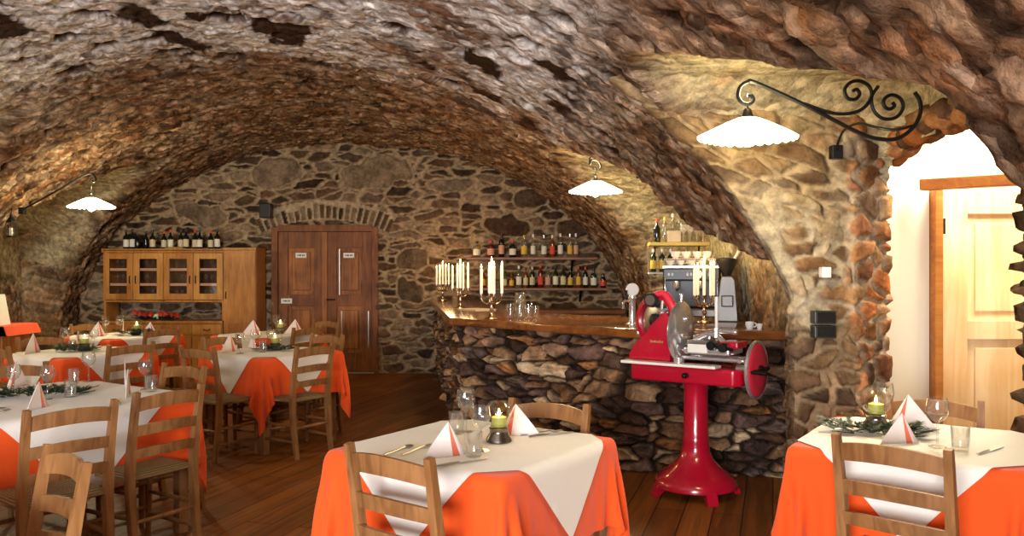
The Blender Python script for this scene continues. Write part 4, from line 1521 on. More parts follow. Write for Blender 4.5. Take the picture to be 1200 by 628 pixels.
# sharpener above the blade
bm = bmesh.new()
tube(bm, smooth_path([(-0.30, -0.03, 1.20), (-0.27, -0.04, 1.275), (-0.20, -0.04, 1.285), (-0.15, -0.05, 1.23), (-0.12, -0.05, 1.17)], 6), [0.02] * 12 + [0.026] * 13, 10)
sh = obj('sharpener_arm', bm, M['red_lit'], SL, True)
bm = bmesh.new()
lathe(bm, [(0.045, -0.03), (0.048, -0.02), (0.048, 0.02), (0.04, 0.026)], 24, (-0.285, -0.05, 1.245), axis='y')
obj('sharpener_cap', bm, M['blackplastic'], sh, True)
bm = bmesh.new()
lathe(bm, [(0.034, -0.032), (0.034, -0.026)], 24, (-0.285, -0.05, 1.245), axis='y')
obj('sharpener_disc', bm, M['steel'], sh, True)
bm = bmesh.new()
tube(bm, [(-0.21, -0.05, 1.24), (-0.21, -0.07, 1.12)], 0.012); tube(bm, [(-0.165, -0.06, 1.19), (-0.235, -0.07, 1.17)], 0.010)
tube(bm, [(-0.19, -0.04, 1.28), (-0.19, -0.04, 1.325)], 0.011)
obj('sharpener_screw', bm, M['chrome'], sh, True)
# polished cover plate, facing the carriage
bm = bmesh.new()
prof = [(0.195, -0.008), (0.198, 0.0), (0.188, 0.010), (0.13, 0.030), (0.06, 0.042), (0.01, 0.045)]
lathe(bm, prof, 48, (-0.085, -0.03, 1.045), axis='x')
for v in bm.verts:
    if v.co.z < 0.875:
        v.co.z = 0.875 + (v.co.z - 0.875) * 0.1
    v.co.y *= 1.0
cv = obj('blade_cover', bm, M['chrome'], SL, True)
bm = bmesh.new(); lathe(bm, [(0.012, 0), (0.012, 0.05), (0.007, 0.055)], 12, (-0.085, -0.03, 1.235))
obj('cover_pin', bm, M['chrome'], cv, True)
bm = bmesh.new(); sphere(bm, (-0.045, -0.05, 1.13), 0.02)
obj('cover_knob', bm, M['chrome'], cv, True)
bm = bmesh.new(); lathe(bm, [(0.034, 0.85), (0.036, 0.86), (0.036, 0.885), (0.03, 0.89)], 18, (-0.075, -0.09, 0))
obj('cover_foot', bm, M['chrome'], cv, True)
# carriage
bm = bmesh.new()
for y in (-0.07, 0.06):
    tube(bm, [(-0.06, y, 0.885), (0.35, y, 0.885)], 0.014, 12)
tube(bm, [(0.33, -0.1, 0.885), (0.33, 0.1, 0.885)], 0.013)
obj('carriage_rail', bm, M['chrome'], SL, True)
bm = bmesh.new(); bx(bm, -0.03, 0.27, -0.12, 0.12, 0.915, 0.955, 0.012)
ca = obj('carriage', bm, M['chrome'], SL)
bm = bmesh.new(); bx(bm, 0.0, 0.13, -0.128, -0.118, 0.925, 0.978, 0.003)
obj('name_plate', bm, M['enamel'], ca)
bm = bmesh.new(); bx(bm, -0.02, 0.16, -0.09, 0.11, 0.965, 1.0, 0.008); bx(bm, 0.0, 0.12, -0.05, 0.05, 1.0, 1.03, 0.01)
obj('meat_table', bm, M['steel'], ca)
bm = bmesh.new()
tube(bm, smooth_path([(0.02, -0.05, 1.0), (0.10, -0.06, 1.04), (0.17, -0.06, 1.03), (0.22, -0.06, 0.98)], 5), 0.018)
tube(bm, [(0.165, -0.06, 1.02), (0.165, -0.06, 1.08)], 0.02)
obj('meat_clamp', bm, M['chrome'], ca, True)
bm = bmesh.new(); tube(bm, [(0.165, -0.06, 1.05), (0.165, -0.06, 1.275)], [0.009, 0.013], 12)
obj('clamp_spindle', bm, M['enamel'], ca, True)
bm = bmesh.new(); tube(bm, [(0.165, -0.06, 1.06), (0.285, -0.065, 1.06)], [0.012, 0.015], 12)
sphere(bm, (0.288, -0.065, 1.06), 0.019)
obj('clamp_handle', bm, M['chrome'], ca, True)
bm = bmesh.new()
for x, z in ((0.16, 0.975), (0.235, 0.965)):
    lathe(bm, [(0.026, -0.03), (0.03, -0.02), (0.03, 0.02), (0.024, 0.03)], 16, (x, -0.12, z), axis='y')
tube(bm, [(0.16, -0.13, 0.975), (0.30, -0.14, 0.955)], 0.011)
obj('feed_screw', bm, M['black'], ca, True)
bm = bmesh.new()
bx(bm, 0.19, 0.31, -0.08, 0.09, 0.955, 1.0, 0.012)
obj('feed_gear_housing', bm, M['red'], ca)
# flywheel
FX, FY, FZ = 0.425, -0.06, 0.835
bm = bmesh.new()
lathe(bm, [(0.03, 0.30), (0.03, FX - 0.02)], 16, (0, FY, FZ), axis='x')
obj('flywheel_shaft', bm, M['steel'], SL, True)
bm = bmesh.new()
lathe(bm, [(0.150, -0.018), (0.172, -0.018), (0.180, -0.010), (0.180, 0.002), (0.174, 0.008), (0.164, 0.006), (0.150, -0.018)], 56, (FX, FY, FZ), axis='x', cap0=False, cap1=False)
fw = obj('flywheel', bm, M['chrome'], SL, True)
bm = bmesh.new()
lathe(bm, [(0.162, -0.020), (0.162, 0.006), (0.155, 0.011), (0.10, 0.010), (0.05, 0.016), (0.01, 0.018)], 56, (FX, FY, FZ), axis='x')
obj('wheel_disc', bm, M['red_lit'], fw, True)
bm = bmesh.new()
tube(bm, [(FX + 0.022, FY - 0.0, FZ), (FX + 0.022, FY + 0.135, FZ)], 0.012); tube(bm, [(FX + 0.022, FY, FZ), (FX + 0.022, FY - 0.135, FZ)], 0.012)
lathe(bm, [(0.03, 0.005), (0.03, 0.03), (0.02, 0.038)], 18, (FX, FY, FZ), axis='x')
obj('wheel_bar', bm, M['black'], fw, True)
bm = bmesh.new()
tube(bm, [(FX + 0.01, FY - 0.135, FZ), (FX + 0.03, FY - 0.135, FZ), (FX + 0.11, FY - 0.135, FZ)], [0.008, 0.012, 0.014], 12)
obj('crank_handle', bm, M['black'], fw, True)

# ================================================================== CABINET BY THE DOOR
CB = thing('display_cabinet', 'pine sideboard with four glazed doors above drawers, wine bottles on top', 'cabinet', (-4.625, 11.50, 0))
hx = 0.80
bm = bmesh.new()
bx(bm, -hx, hx, -0.21, 0.22, 0.0, 0.72, 0.004)
obj('base_carcass', bm, M['cab'], CB)
bm = bmesh.new(); bx(bm, -hx - 0.015, hx, -0.235, 0.22, 0.72, 0.755, 0.006)
obj('worktop', bm, M['cab'], CB)
bm = bmesh.new()
bx(bm, -hx, -hx + 0.03, -0.16, 0.22, 0.755, 1.685, 0.003); bx(bm, hx - 0.03, hx, -0.16, 0.22, 0.755, 1.685, 0.003)
bx(bm, -0.012, 0.012, -0.16, 0.2, 1.01, 1.66)
bx(bm, -hx + 0.03, hx - 0.03, -0.16, 0.22, 1.0, 1.03, 0.003)
obj('hutch_frame', bm, M['cab'], CB)
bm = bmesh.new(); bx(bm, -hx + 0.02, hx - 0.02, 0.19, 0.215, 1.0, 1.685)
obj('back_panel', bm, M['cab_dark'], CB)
bm = bmesh.new()
pr = [(-hx - 0.02, 1.685), (hx, 1.685), (hx, 1.71), (0.35, 1.712)] + [(0.30 - 0.02 * k, 1.712 + 0.022 * sin(pi * k / 15)) for k in range(0, 16)] + [(-0.05, 1.712), (-hx - 0.02, 1.71)]
prism(bm, pr, -0.185, -0.165)
bx(bm, -hx - 0.02, hx, -0.185, 0.22, 1.66, 1.70, 0.006)
obj('cornice', bm, M['cab'], CB)
for z in (1.23, 1.43):
    bm = bmesh.new(); bx(bm, -hx + 0.03, hx - 0.03, -0.13, 0.19, z, z + 0.015)
    s_ = obj('shelf', bm, M['cab'], CB)
    bm = bmesh.new(); bx(bm, -hx + 0.03, hx - 0.03, -0.137, -0.131, z - 0.012, z + 0.022)
    obj('shelf_edging', bm, M['lab_pink'], s_)
for k in range(4):
    x0 = -hx + 0.004 + k * 0.398; x1 = x0 + 0.390
    bm = bmesh.new()
    st = 0.078
    bx(bm, x0, x0 + st, -0.185, -0.16, 1.035, 1.655, 0.004); bx(bm, x1 - st, x1, -0.185, -0.16, 1.035, 1.655, 0.004)
    bx(bm, x0 + st, x1 - st, -0.185, -0.16, 1.035, 1.115, 0.004); bx(bm, x0 + st, x1 - st, -0.185, -0.16, 1.575, 1.655, 0.004)
    d = obj('glazed_door', bm, M['cab_light'] if k in (1, 3) else M['cab'], CB)
    bm = bmesh.new(); bx(bm, x0 + st - 0.005, x1 - st + 0.005, -0.176, -0.172, 1.11, 1.58)
    obj('glass_pane', bm, M['pane'], d)
    hxp = x1 - 0.035 if k % 2 == 0 else x0 + 0.035
    bm = bmesh.new(); tube(bm, [(hxp, -0.185, 1.25), (hxp, -0.205, 1.26), (hxp, -0.205, 1.34), (hxp, -0.185, 1.35)], 0.007)
    obj('handle', bm, M['black'], d)
for k in range(4):
    x0 = -hx + 0.008 + k * 0.397; x1 = x0 + 0.385
    bm = bmesh.new(); bx(bm, x0, x1, -0.228, -0.21, 0.575, 0.705, 0.006)
    d = obj('drawer', bm, M['cab_light'] if k % 2 else M['cab'], CB)
    bm = bmesh.new(); tube(bm, smooth_path([((x0 + x1) / 2 - 0.04, -0.228, 0.65), ((x0 + x1) / 2 - 0.03, -0.248, 0.635), ((x0 + x1) / 2 + 0.03, -0.248, 0.635), ((x0 + x1) / 2 + 0.04, -0.228, 0.65)], 4), 0.005)
    obj('pull', bm, M['black'], d)
    bm = bmesh.new(); panel_leaf(bm, x0, x1, 0.06, 0.56, -0.21, 0.018, [(0.06, 0.13), (0.49, 0.56)], 0.07, 0.006)
    d = obj('door', bm, [M['cab'], M['cab_light']], CB)
# glasses inside the cabinet
g1 = None
for k in range(4):
    for j, zz in enumerate((1.035, 1.245, 1.445)):
        for i in range(3):
            if (k * 5 + j * 3 + i) % 4 == 1:
                continue
            p = Vector((CB.location.x - hx + 0.12 + k * 0.398 + i * 0.075, CB.location.y - 0.02, zz))
            lab = 'small cabinet glass, %s glazed door from the left, %s shelf, %s in its row' % (ordn[k], ('bottom', 'middle', 'top')[j], ordn[i])
            if g1 is None:
                g1 = wine_glass(lab, p, 0.125, 0.028, 'glasses inside the display cabinet')
            else:
                dup(g1, p, 0, lab)
# tall cupboard at its side
TC = thing('tall_cupboard', 'tall pine cupboard with one long panelled door beside the glazed cabinet', 'cupboard', (-3.60, 11.50, 0))
bm = bmesh.new(); bx(bm, -0.215, 0.215, -0.21, 0.22, 0.0, 1.69, 0.004)
obj('carcass', bm, M['cab'], TC)
bm = bmesh.new(); bx(bm, -0.222, 0.222, -0.235, 0.22, 1.69, 1.725, 0.006)
obj('top_board', bm, M['cab'], TC)
bm = bmesh.new()
bx(bm, -0.205, -0.145, -0.232, -0.21, 0.08, 1.67, 0.003); bx(bm, 0.145, 0.205, -0.232, -0.21, 0.08, 1.67, 0.003)
for a, b in ((0.08, 0.18), (0.72, 0.80), (1.60, 1.67)):
    bx(bm, -0.145, 0.145, -0.232, -0.21, a, b, 0.003)
bx(bm, -0.145, 0.145, -0.222, -0.21, 0.18, 0.72); bx(bm, -0.145, 0.145, -0.222, -0.21, 0.80, 1.60)
d = obj('door', bm, M['cab'], TC)
bm = bmesh.new(); tube(bm, [(-0.175, -0.232, 1.05), (-0.175, -0.255, 1.06), (-0.175, -0.255, 1.13), (-0.175, -0.232, 1.14)], 0.006)
obj('handle', bm, M['black'], d)
# bottles on the cabinet
cabb = [(147.8, 21, 'lab_white', 'wine'), (155.4, 22, 'lab_white', 'wine'), (161.2, 17, None, 'wine'), (171, 20, None, 'wine'), (178.8, 21, 'lab_cream', 'wine'), (192.4, 20, 'lab_cream', 'winered'), (199.8, 21, 'lab_white', 'winered'),
        (212.0, 21, 'lab_cream', 'wine'), (218.0, 22, 'lab_cream', 'wine'), (228.6, 21, 'lab_cream', 'winered'), (234.0, 21, 'lab_white', 'wine'), (247, 20.5, 'lab_cream', 'winered'), (254.6, 22, 'lab_white', 'wine')]
for i, (px, hp, lc, cp) in enumerate(cabb):
    D = 11.46 + 0.06 * (i % 2)
    bottle('wine_bottle', 'dark', 'wine', cp, hp * 0.0128, 0.037, 'dark wine bottle with %s label on the pine cabinet, %s from the left' % (LABN[lc], ordn[i]), loc=((px - 600) * D / 1000, D, 1.70), group='wine bottles on the pine cabinet', labcol=lc)

# ================================================================== LAMPS
def unp(px, py, D):
    return Vector(((px - 600) * D / 1000, D, 1.455 - (py - 314) * D / 1000))


def opal_lamp(label, shade_c, R, brackets, boxes, wire_top, power=LAMP_W):
    """wrought-iron wall bracket lamp: shade_c is the rim centre"""
    t = thing('bracket_lamp', label, 'lamp', shade_c, 0, 'wrought-iron bracket lamps')
    c = Vector(shade_c)
    for nm, pts, r in brackets:
        bm = bmesh.new(); tube(bm, [p - c for p in pts], r, 8)
        obj(nm, bm, M['black'], t, True)
    for p, s in boxes:
        q = p - c
        bm = bmesh.new(); bx(bm, q.x - s * 0.8, q.x + s * 0.8, q.y - s * 0.7, q.y + s * 0.9, q.z - s, q.z + s, 0.004)
        obj('mounting_box', bm, M['black'], t)
    H = R * 0.42
    bm = bmesh.new(); tube(bm, [wire_top - c, Vector((0, 0, H + 0.02))], 0.004)
    lathe(bm, [(0.022, H - 0.012), (0.024, H + 0.0), (0.016, H + 0.03), (0.006, H + 0.04)], 14)
    obj('lamp_cord', bm, M['black'], t, True)

    def wave(k, a, r, h):
        f = min(1, r / R) ** 2
        sq = 1 + 0.06 * f * cos(4 * a)
        return r * sq * (1 + 0.012 * f * cos(28 * a)), h - 0.012 * f * abs(sin(14 * a)) * (R / 0.2)
    prof = [(R * 0.07, H), (R * 0.22, H * 0.93), (R * 0.45, H * 0.70), (R * 0.7, H * 0.40), (R * 0.9, H * 0.14), (R, 0.0)]
    prof = prof + [(r - 0.004, h - 0.005) for r, h in prof[::-1]]
    bm = bmesh.new(); lathe(bm, prof, 112, wave=wave, cap0=False, cap1=False)
    obj('lamp_shade', bm, M['shade'], t, True)
    bm = bmesh.new(); sphere(bm, (0, 0, -0.005 - 0.0 * R), R * 0.17, 16, 10, 1.15)
    obj('bulb', bm, M['bulb'], t, True)
    p = point_light('lamp_light', (0, 0, -0.09), power, WARM, 0.05); p.parent = t
    p = point_light('lamp_uplight', (0, 0, H + 0.10), power * 0.28, WARM, 0.05); p.parent = t
    return t


def cpath(pts, D, n=6):
    return smooth_path([unp(800 + x / 2.325, 60 + y / 2.325, D) for x, y in pts], n)


D1 = 3.55
main = cpath([(176, 120), (188, 122), (192, 134), (180, 144), (162, 140), (151, 122), (157, 97), (176, 84), (200, 86), (330, 145), (480, 222), (545, 240), (590, 236), (630, 205), (648, 165), (645, 133), (632, 112)], D1)
sc1 = cpath([(330, 143), (400, 167), (450, 170), (490, 157), (514, 125), (508, 96), (482, 81), (456, 86), (441, 106), (450, 128), (470, 131), (482, 117), (474, 104), (463, 109)], D1)
sc2 = cpath([(533, 95), (515, 125), (520, 160), (545, 183), (580, 181), (600, 156), (594, 130), (570, 119), (550, 130), (549, 149), (564, 158), (577, 149), (571, 139)], D1 + 0.004)
boxp = unp(800 + 418 / 2.325, 60 + 275 / 2.325, 4.11)
arm = smooth_path([boxp, unp(800 + 425 / 2.325, 60 + 245 / 2.325, 4.02), unp(800 + 442 / 2.325, 60 + 213 / 2.325, 3.9), unp(800 + 480 / 2.325, 60 + 197 / 2.325, 3.75),
                   unp(800 + 530 / 2.325, 60 + 208 / 2.325, 3.62), unp(800 + 580 / 2.325, 60 + 214 / 2.325, 3.56), unp(800 + 626 / 2.325, 60 + 203 / 2.325, 3.55)], 6)
opal_lamp('wrought-iron scroll bracket lamp with scalloped white glass shade on the red stone pier', tuple(unp(876, 160, 3.56)), 0.195,
          [('bracket_arm', main, 0.0085), ('scroll', sc1, 0.0075), ('scroll', sc2, 0.0075), ('wall_arm', arm, 0.006)], [(boxp, 0.032)], unp(876, 121, 3.555))
D2 = 7.5
m2 = smooth_path([unp(x, y, D2) for x, y in ((697, 196), (700, 199), (704, 196), (701, 189), (694, 187), (691, 193), (692, 184), (700, 181), (712, 187), (728, 196), (748, 204))], 5)
opal_lamp('bracket lamp with white glass shade over the bar, between bottle shelves and goblet shelf', tuple(unp(698, 224, D2)), 0.222, [('bracket_arm', m2, 0.008)], [(unp(749, 205, D2 + 0.02), 0.03)], unp(698, 198, D2), LAMP_W * 2.7)
D3 = 8.85
m3 = smooth_path([unp(x, y, D3) for x, y in ((108, 212), (111, 213), (112, 209), (108, 204), (100, 205), (80, 216), (55, 230), (26, 246))], 5)
opal_lamp('bracket lamp with white glass shade in the left bay near the lantern', tuple(unp(107, 242, D3)), 0.225, [('bracket_arm', m3, 0.009)], [(unp(26, 247, D3 + .02), 0.035)], unp(108, 211, D3), LAMP_W * 2.3)
# the next lamp of the row lights the nearer left bay from outside the frame
pl = smooth_path([Vector((-4.62, 6.3, 2.27)), Vector((-4.8, 6.3, 2.30)), Vector((-5.2, 6.3, 2.16)), Vector((-5.7, 6.3, 1.95))], 5)
opal_lamp('bracket lamp with white glass shade in the nearer left bay', (-4.62, 6.3, 2.04), 0.20, [('bracket_arm', pl, 0.009)], [], Vector((-4.62, 6.3, 2.27)), LAMP_W * 1.6)

# small iron lantern on the left pier
t = thing('wall_lantern', 'small black iron lantern hanging on the left stone pier', 'lantern', tuple(unp(13, 278, 9.0)))
bm = bmesh.new(); lathe(bm, [(0.052, 0), (0.055, 0.012), (0.05, 0.018)], 6)
obj('base', bm, M['black'], t)
bm = bmesh.new(); lathe(bm, [(0.06, 0.155), (0.055, 0.17), (0.02, 0.215), (0.012, 0.24), (0.014, 0.25), (0.004, 0.255)], 6)
obj('roof', bm, M['black'], t)
bm = bmesh.new()
for k in range(6):
    a = k * pi / 3
    tube(bm, [(0.05 * cos(a), 0.05 * sin(a), 0.01), (0.054 * cos(a), 0.054 * sin(a), 0.16)], 0.005, 6)
obj('cage', bm, M['black'], t)
bm = bmesh.new(); lathe(bm, [(0.044, 0.018), (0.047, 0.155)], 6, cap0=False, cap1=False)
obj('glass_pane', bm, M['pane'], t)
bm = bmesh.new(); lathe(bm, [(0.018, 0.018), (0.018, 0.10)], 10)
obj('candle', bm, M['porcelain'], t, True)
bm = bmesh.new(); tube(bm, smooth_path([(0, 0, 0.25), (0.0, 0, 0.30), (-0.08, 0.0, 0.30), (-0.26, 0.0, 0.22)], 5), 0.006)
obj('hook', bm, M['black'], t, True)

# loudspeaker over the cupboard
t = thing('wall_speaker', 'small black loudspeaker on the stone wall at the left of the door arch', 'loudspeaker', tuple(unp(311.5, 247, 11.66)))
bm = bmesh.new(); bx(bm, -0.075, 0.075, -0.07, 0.07, -0.10, 0.10, 0.012)
obj('cabinet', bm, M['blackplastic'], t)
bm = bmesh.new(); bx(bm, -0.065, 0.065, -0.078, -0.069, -0.09, 0.09, 0.003)
obj('grille', bm, M['black'], t)
bm = bmesh.new(); tube(bm, [(0, 0.06, 0), (0, 0.16, 0)], 0.012)
obj('bracket', bm, M['black'], t)

# fittings on the pier
for z, lab in ((1.217, 'black socket box on the stone pier, upper of two'), (1.147, 'black socket box on the stone pier, lower of two')):
    bm = bmesh.new(); bx(bm, -0.052, 0.052, -0.03, 0.04, -0.031, 0.031, 0.006)
    o = obj('socket_box', bm, M['blackplastic']); o.location = (1.505, 4.125, z); tag(o, lab, 'socket', 'socket boxes on the pier')
    bm = bmesh.new(); bx(bm, -0.044, 0.044, -0.034, -0.028, -0.024, 0.024, 0.003)
    obj('cover_flap', bm, M['black'], o)
bm = bmesh.new(); bx(bm, -0.022, 0.022, -0.012, 0.04, -0.026, 0.026, 0.004)
o = obj('light_switch', bm, M['porcelain']); o.location = (1.52, 4.13, 1.434); tag(o, 'white light switch on the plastered pier', 'switch')
bm = bmesh.new(); bx(bm, -0.012, 0.012, -0.018, -0.01, -0.015, 0.015, 0.002)
obj('rocker', bm, M['porcelain'], o)

# ================================================================== CHAIRS
def make_chair():
    t = thing('ladder_back_chair', 'x', 'chair', (0, 0, 0), 0, 'ladder-back chairs at the dining tables')
    w = 0.185
    for s in (-1, 1):
        bm = bmesh.new()
        tube(bm, smooth_path([(s * (w - 0.005), -0.235, 0.0), (s * (w - 0.002), -0.205, 0.22), (s * w, -0.19, 0.45), (s * w, -0.205, 0.62), (s * (w + 0.003), -0.245, 0.862)], 6),
             [1.3 * q for q in [0.016, 0.0165, 0.017, 0.0175, 0.018, 0.0185, 0.019, 0.0195, 0.02, 0.02, 0.02, 0.02, 0.02, 0.02, 0.02, 0.02, 0.019, 0.0185, 0.018, 0.0175, 0.017, 0.0165, 0.016, 0.0155, 0.0145]], 4, up=(0, 1, 0), ph=pi / 4)
        es = [q for q in bm.edges if len(q.link_faces) == 2 and q.calc_face_angle(0) > 1.0]
        bmesh.ops.bevel(bm, geom=es, offset=0.004, segments=2, profile=0.6, affect='EDGES')
        obj('rear_leg', bm, M['chair'], t, True)
    for s in (-1, 1):
        bm = bmesh.new()
        tube(bm, [(s * 0.20, 0.19, 0.0), (s * 0.202, 0.19, 0.22), (s * 0.20, 0.185, 0.44), (s * 0.20, 0.185, 0.455)], [0.015, 0.018, 0.02, 0.017], 10)
        obj('front_leg', bm, M['chair'], t, True)
    for z0, hgt, arch in ((0.765, 0.062, 0.022), (0.645, 0.05, 0.014), (0.535, 0.046, 0.012)):
        bm = bmesh.new()
        n = 14
        rows = []
        for i in range(n + 1):
            u = -1 + 2 * i / n
            x = u * (w + 0.003)
            bow = -0.038 * (1 - u * u)
            yb = -0.198 - max(0, (z0 - 0.55)) * 0.125 + bow
            a = arch * (1 - u * u)
            lean = -0.008
            zz0, zz1 = z0 + a * 0.8, z0 + hgt + a
            rows.append([bm.verts.new(p) for p in ((x, yb - 0.008, zz0), (x, yb + 0.008, zz0), (x, yb + 0.008 + lean, zz1), (x, yb - 0.008 + lean, zz1))])
        for A, B in zip(rows, rows[1:]):
            for k in range(4):
                bm.faces.new((A[k], A[(k + 1) % 4], B[(k + 1) % 4], B[k]))
        bm.faces.new(rows[0]); bm.faces.new(rows[-1][::-1])
        es = [e for e in bm.edges if len(e.link_faces) == 2 and e.calc_face_angle(0) > 1.0]
        bmesh.ops.bevel(bm, geom=es, offset=0.004, segments=2, profile=0.6, affect='EDGES')
        obj('back_slat', bm, M['chair'], t, True)
    # woven seat, thicker at the edge
    bm = bmesh.new()
    n = 12
    def seat_xy(i, j):
        u, v = -1 + 2 * i / n, -1 + 2 * j / n
        hw = 0.188 + 0.022 * (v + 1) / 2
        return u * hw, v * 0.19 - 0.005, u, v
    top = [[None] * (n + 1) for _ in range(n + 1)]; bot = [[None] * (n + 1) for _ in range(n + 1)]
    for i in range(n + 1):
        for j in range(n + 1):
            x, y, u, v = seat_xy(i, j)
            m = max(abs(u), abs(v))
            k = 1 - m ** 4
            top[i][j] = bm.verts.new((x, y, 0.445 + 0.016 * min(1, k * 3) - 0.006 * (1 - m)))
            bot[i][j] = bm.verts.new((x, y, 0.432 - 0.012 * min(1, k * 3)))
    for i in range(n):
        for j in range(n):
            bm.faces.new((top[i][j], top[i + 1][j], top[i + 1][j + 1], top[i][j + 1]))
            bm.faces.new((bot[i][j], bot[i][j + 1], bot[i + 1][j + 1], bot[i + 1][j]))
    for i in range(n):
        for a, b in (((i, 0), (i + 1, 0)), ((i, n), (i + 1, n)), ((0, i), (0, i + 1)), ((n, i), (n, i + 1))):
            bm.faces.new((top[a[0]][a[1]], top[b[0]][b[1]], bot[b[0]][b[1]], bot[a[0]][a[1]]))
    s_ = obj('seat', bm, M['rush'], t, True)
    s_['label'] = 'woven rush seat'
    for pts in ([(-0.2, 0.19, 0.30), (0.2, 0.19, 0.30)], [(-0.2, 0.19, 0.17), (0.2, 0.19, 0.17)], [(-0.182, -0.205, 0.23), (0.182, -0.205, 0.23)],
                [(-0.2, 0.19, 0.25), (-0.183, -0.20, 0.25)], [(0.2, 0.19, 0.25), (0.183, -0.20, 0.25)], [(-0.2, 0.19, 0.13), (-0.182, -0.215, 0.13)], [(0.2, 0.19, 0.13), (0.182, -0.215, 0.13)]):
        bm = bmesh.new(); tube(bm, [pts[0], (Vector(pts[0]) + Vector(pts[1])) / 2, pts[1]], [0.009, 0.012, 0.009], 8)
        obj('stretcher', bm, M['chair'], t, True)
    return t


chair0 = make_chair()
chair_used = [False]


def chair(bx_, by_, fx, fy, label):
    """backrest top centre (bx,by) and the direction the sitter would face"""
    n = Vector((fx, fy)).normalized()
    loc = (bx_ + n.x * 0.245, by_ + n.y * 0.245, 0)
    rz = atan2(n.y, n.x) - pi / 2
    if not chair_used[0]:
        chair_used[0] = True
        chair0.location = loc; chair0.rotation_euler = (0, 0, rz); chair0['label'] = label
        return chair0
    return dup(chair0, loc, rz, label)


# ================================================================== TABLES AND CLOTHS
def drape(hx, hy, cx, cy, rot, n, seed, it=190, z_lift=0.004, under=None, off=0.006):
    """a square of cloth let down over a table top (top at z=0) by a small mass-spring fall"""
    rng = np.random.RandomState(seed)
    u = np.linspace(-cx / 2, cx / 2, n); v = np.linspace(-cy / 2, cy / 2, n)
    A, B = np.meshgrid(u, v, indexing='ij')
    c, s = cos(rot), sin(rot)
    P = np.stack([A * c - B * s, A * s + B * c, np.full_like(A, z_lift)], -1)
    P[..., :2] += 0.004
    rad = 0.012
    pin = (np.abs(P[..., 0]) < hx - rad) & (np.abs(P[..., 1]) < hy - rad)
    W = np.where(pin, 0.0, 1.0)[..., None]
    P[..., 2] += rng.uniform(-1, 1, P.shape[:2]) * 0.003 * (1 - pin)
    prev = P.copy()
    du, dv = u[1] - u[0], v[1] - v[0]
    I = np.arange(n)

    def pairs(axis, k, L, stiff):
        out = []
        for col in range(2):
            ii = I[:-k] if True else None
            sel = ii[(ii // k) % 2 == col]
            if axis == 0:
                out.append(((sel, slice(None)), (sel + k, slice(None)), L, stiff))
            else:
                out.append(((slice(None), sel), (slice(None), sel + k), L, stiff))
        return out
    cons = pairs(0, 1, du, 1.0) + pairs(1, 1, dv, 1.0)
    for sx in (1, -1):
        for col in range(2):
            sel = I[:-1][I[:-1] % 2 == col]
            a = (sel, slice(0, n - 1)) if sx == 1 else (sel, slice(1, n))
            b = (sel + 1, slice(1, n)) if sx == 1 else (sel + 1, slice(0, n - 1))
            cons.append((a, b, sqrt(du * du + dv * dv), 0.12))
    cons += pairs(0, 2, 2 * du, 0.025) + pairs(1, 2, 2 * dv, 0.025)
    g = np.array([0, 0, -9.8]) * (0.016 ** 2)
    bvh = None
    if under is not None:
        bvh = under
    for k in range(it):
        vel = (P - prev) * 0.965
        prev = P.copy()
        P = P + (vel + g) * W
        for _ in range(14):
            for a, b, L, st in cons:
                pa, pb = P[a], P[b]
                d = pb - pa
                l = np.sqrt((d * d).sum(-1, keepdims=True)) + 1e-9
                wa, wb = W[a], W[b]
                f = d * ((l - L) / l * st) / np.maximum(wa + wb, 1e-6)
                P[a] = pa + f * wa
                P[b] = pb - f * wb
        # collide with the table block
        X, Y, Z = P[..., 0], P[..., 1], P[..., 2]
        inside = (np.abs(X) < hx) & (np.abs(Y) < hy) & (Z < z_lift) & (~pin)
        dt = z_lift - Z; dx = hx - np.abs(X); dy = hy - np.abs(Y)
        m = np.minimum(dt, np.minimum(dx, dy))
        P[..., 2] = np.where(inside & (m == dt), z_lift, P[..., 2])
        P[..., 0] = np.where(inside & (m == dx) & (m != dt), np.sign(X) * hx, P[..., 0])
        P[..., 1] = np.where(inside & (m == dy) & (m != dt) & (m != dx), np.sign(Y) * hy, P[..., 1])
        if bvh is not None:
            idx = np.argwhere(~pin)
            for i, j in idx:
                p = Vector(P[i, j])
                loc, nor, fi, dist = bvh.find_nearest(p, 0.12)
                if loc is not None:
                    sd = (p - loc).dot(nor)
                    if sd < off and (sd > -0.08):
                        q = p + nor * (off - sd)
                        P[i, j] = q
                        prev[i, j] = P[i, j] - (P[i, j] - prev[i, j]) * 0.4
    return P


def cloth_object(name, P, mat, thick=0.002):
    n, m = P.shape[:2]
    o = np_mesh(name, P.reshape(-1, 3), grid_faces(n, m, True), mat)
    md = o.modifiers.new('sub', 'SUBSURF'); md.levels = 1; md.render_levels = 1
    return o


def bvh_of(P):
    n, m = P.shape[:2]
    F = grid_faces(n, m, True)
    return BVHTree.FromPolygons([Vector(p) for p in P.reshape(-1, 3)], [tuple(int(i) for i in f) for f in F])


TZ = 0.75
# small square table
P_or = drape(0.425, 0.425, 1.46, 1.46, 0.0, 69, 3)
P_wh = drape(0.425, 0.425, 1.0, 1.0, pi / 4 + 0.02, 49, 5, it=150, z_lift=0.009, under=bvh_of(P_or))
# long table
P_or2 = drape(0.66, 0.58, 1.96, 1.78, 0.0, 57, 9)
P_wh2 = drape(0.66, 0.58, 1.42, 1.42, pi / 4 - 0.02, 49, 11, it=150, z_lift=0.009, under=bvh_of(P_or2))


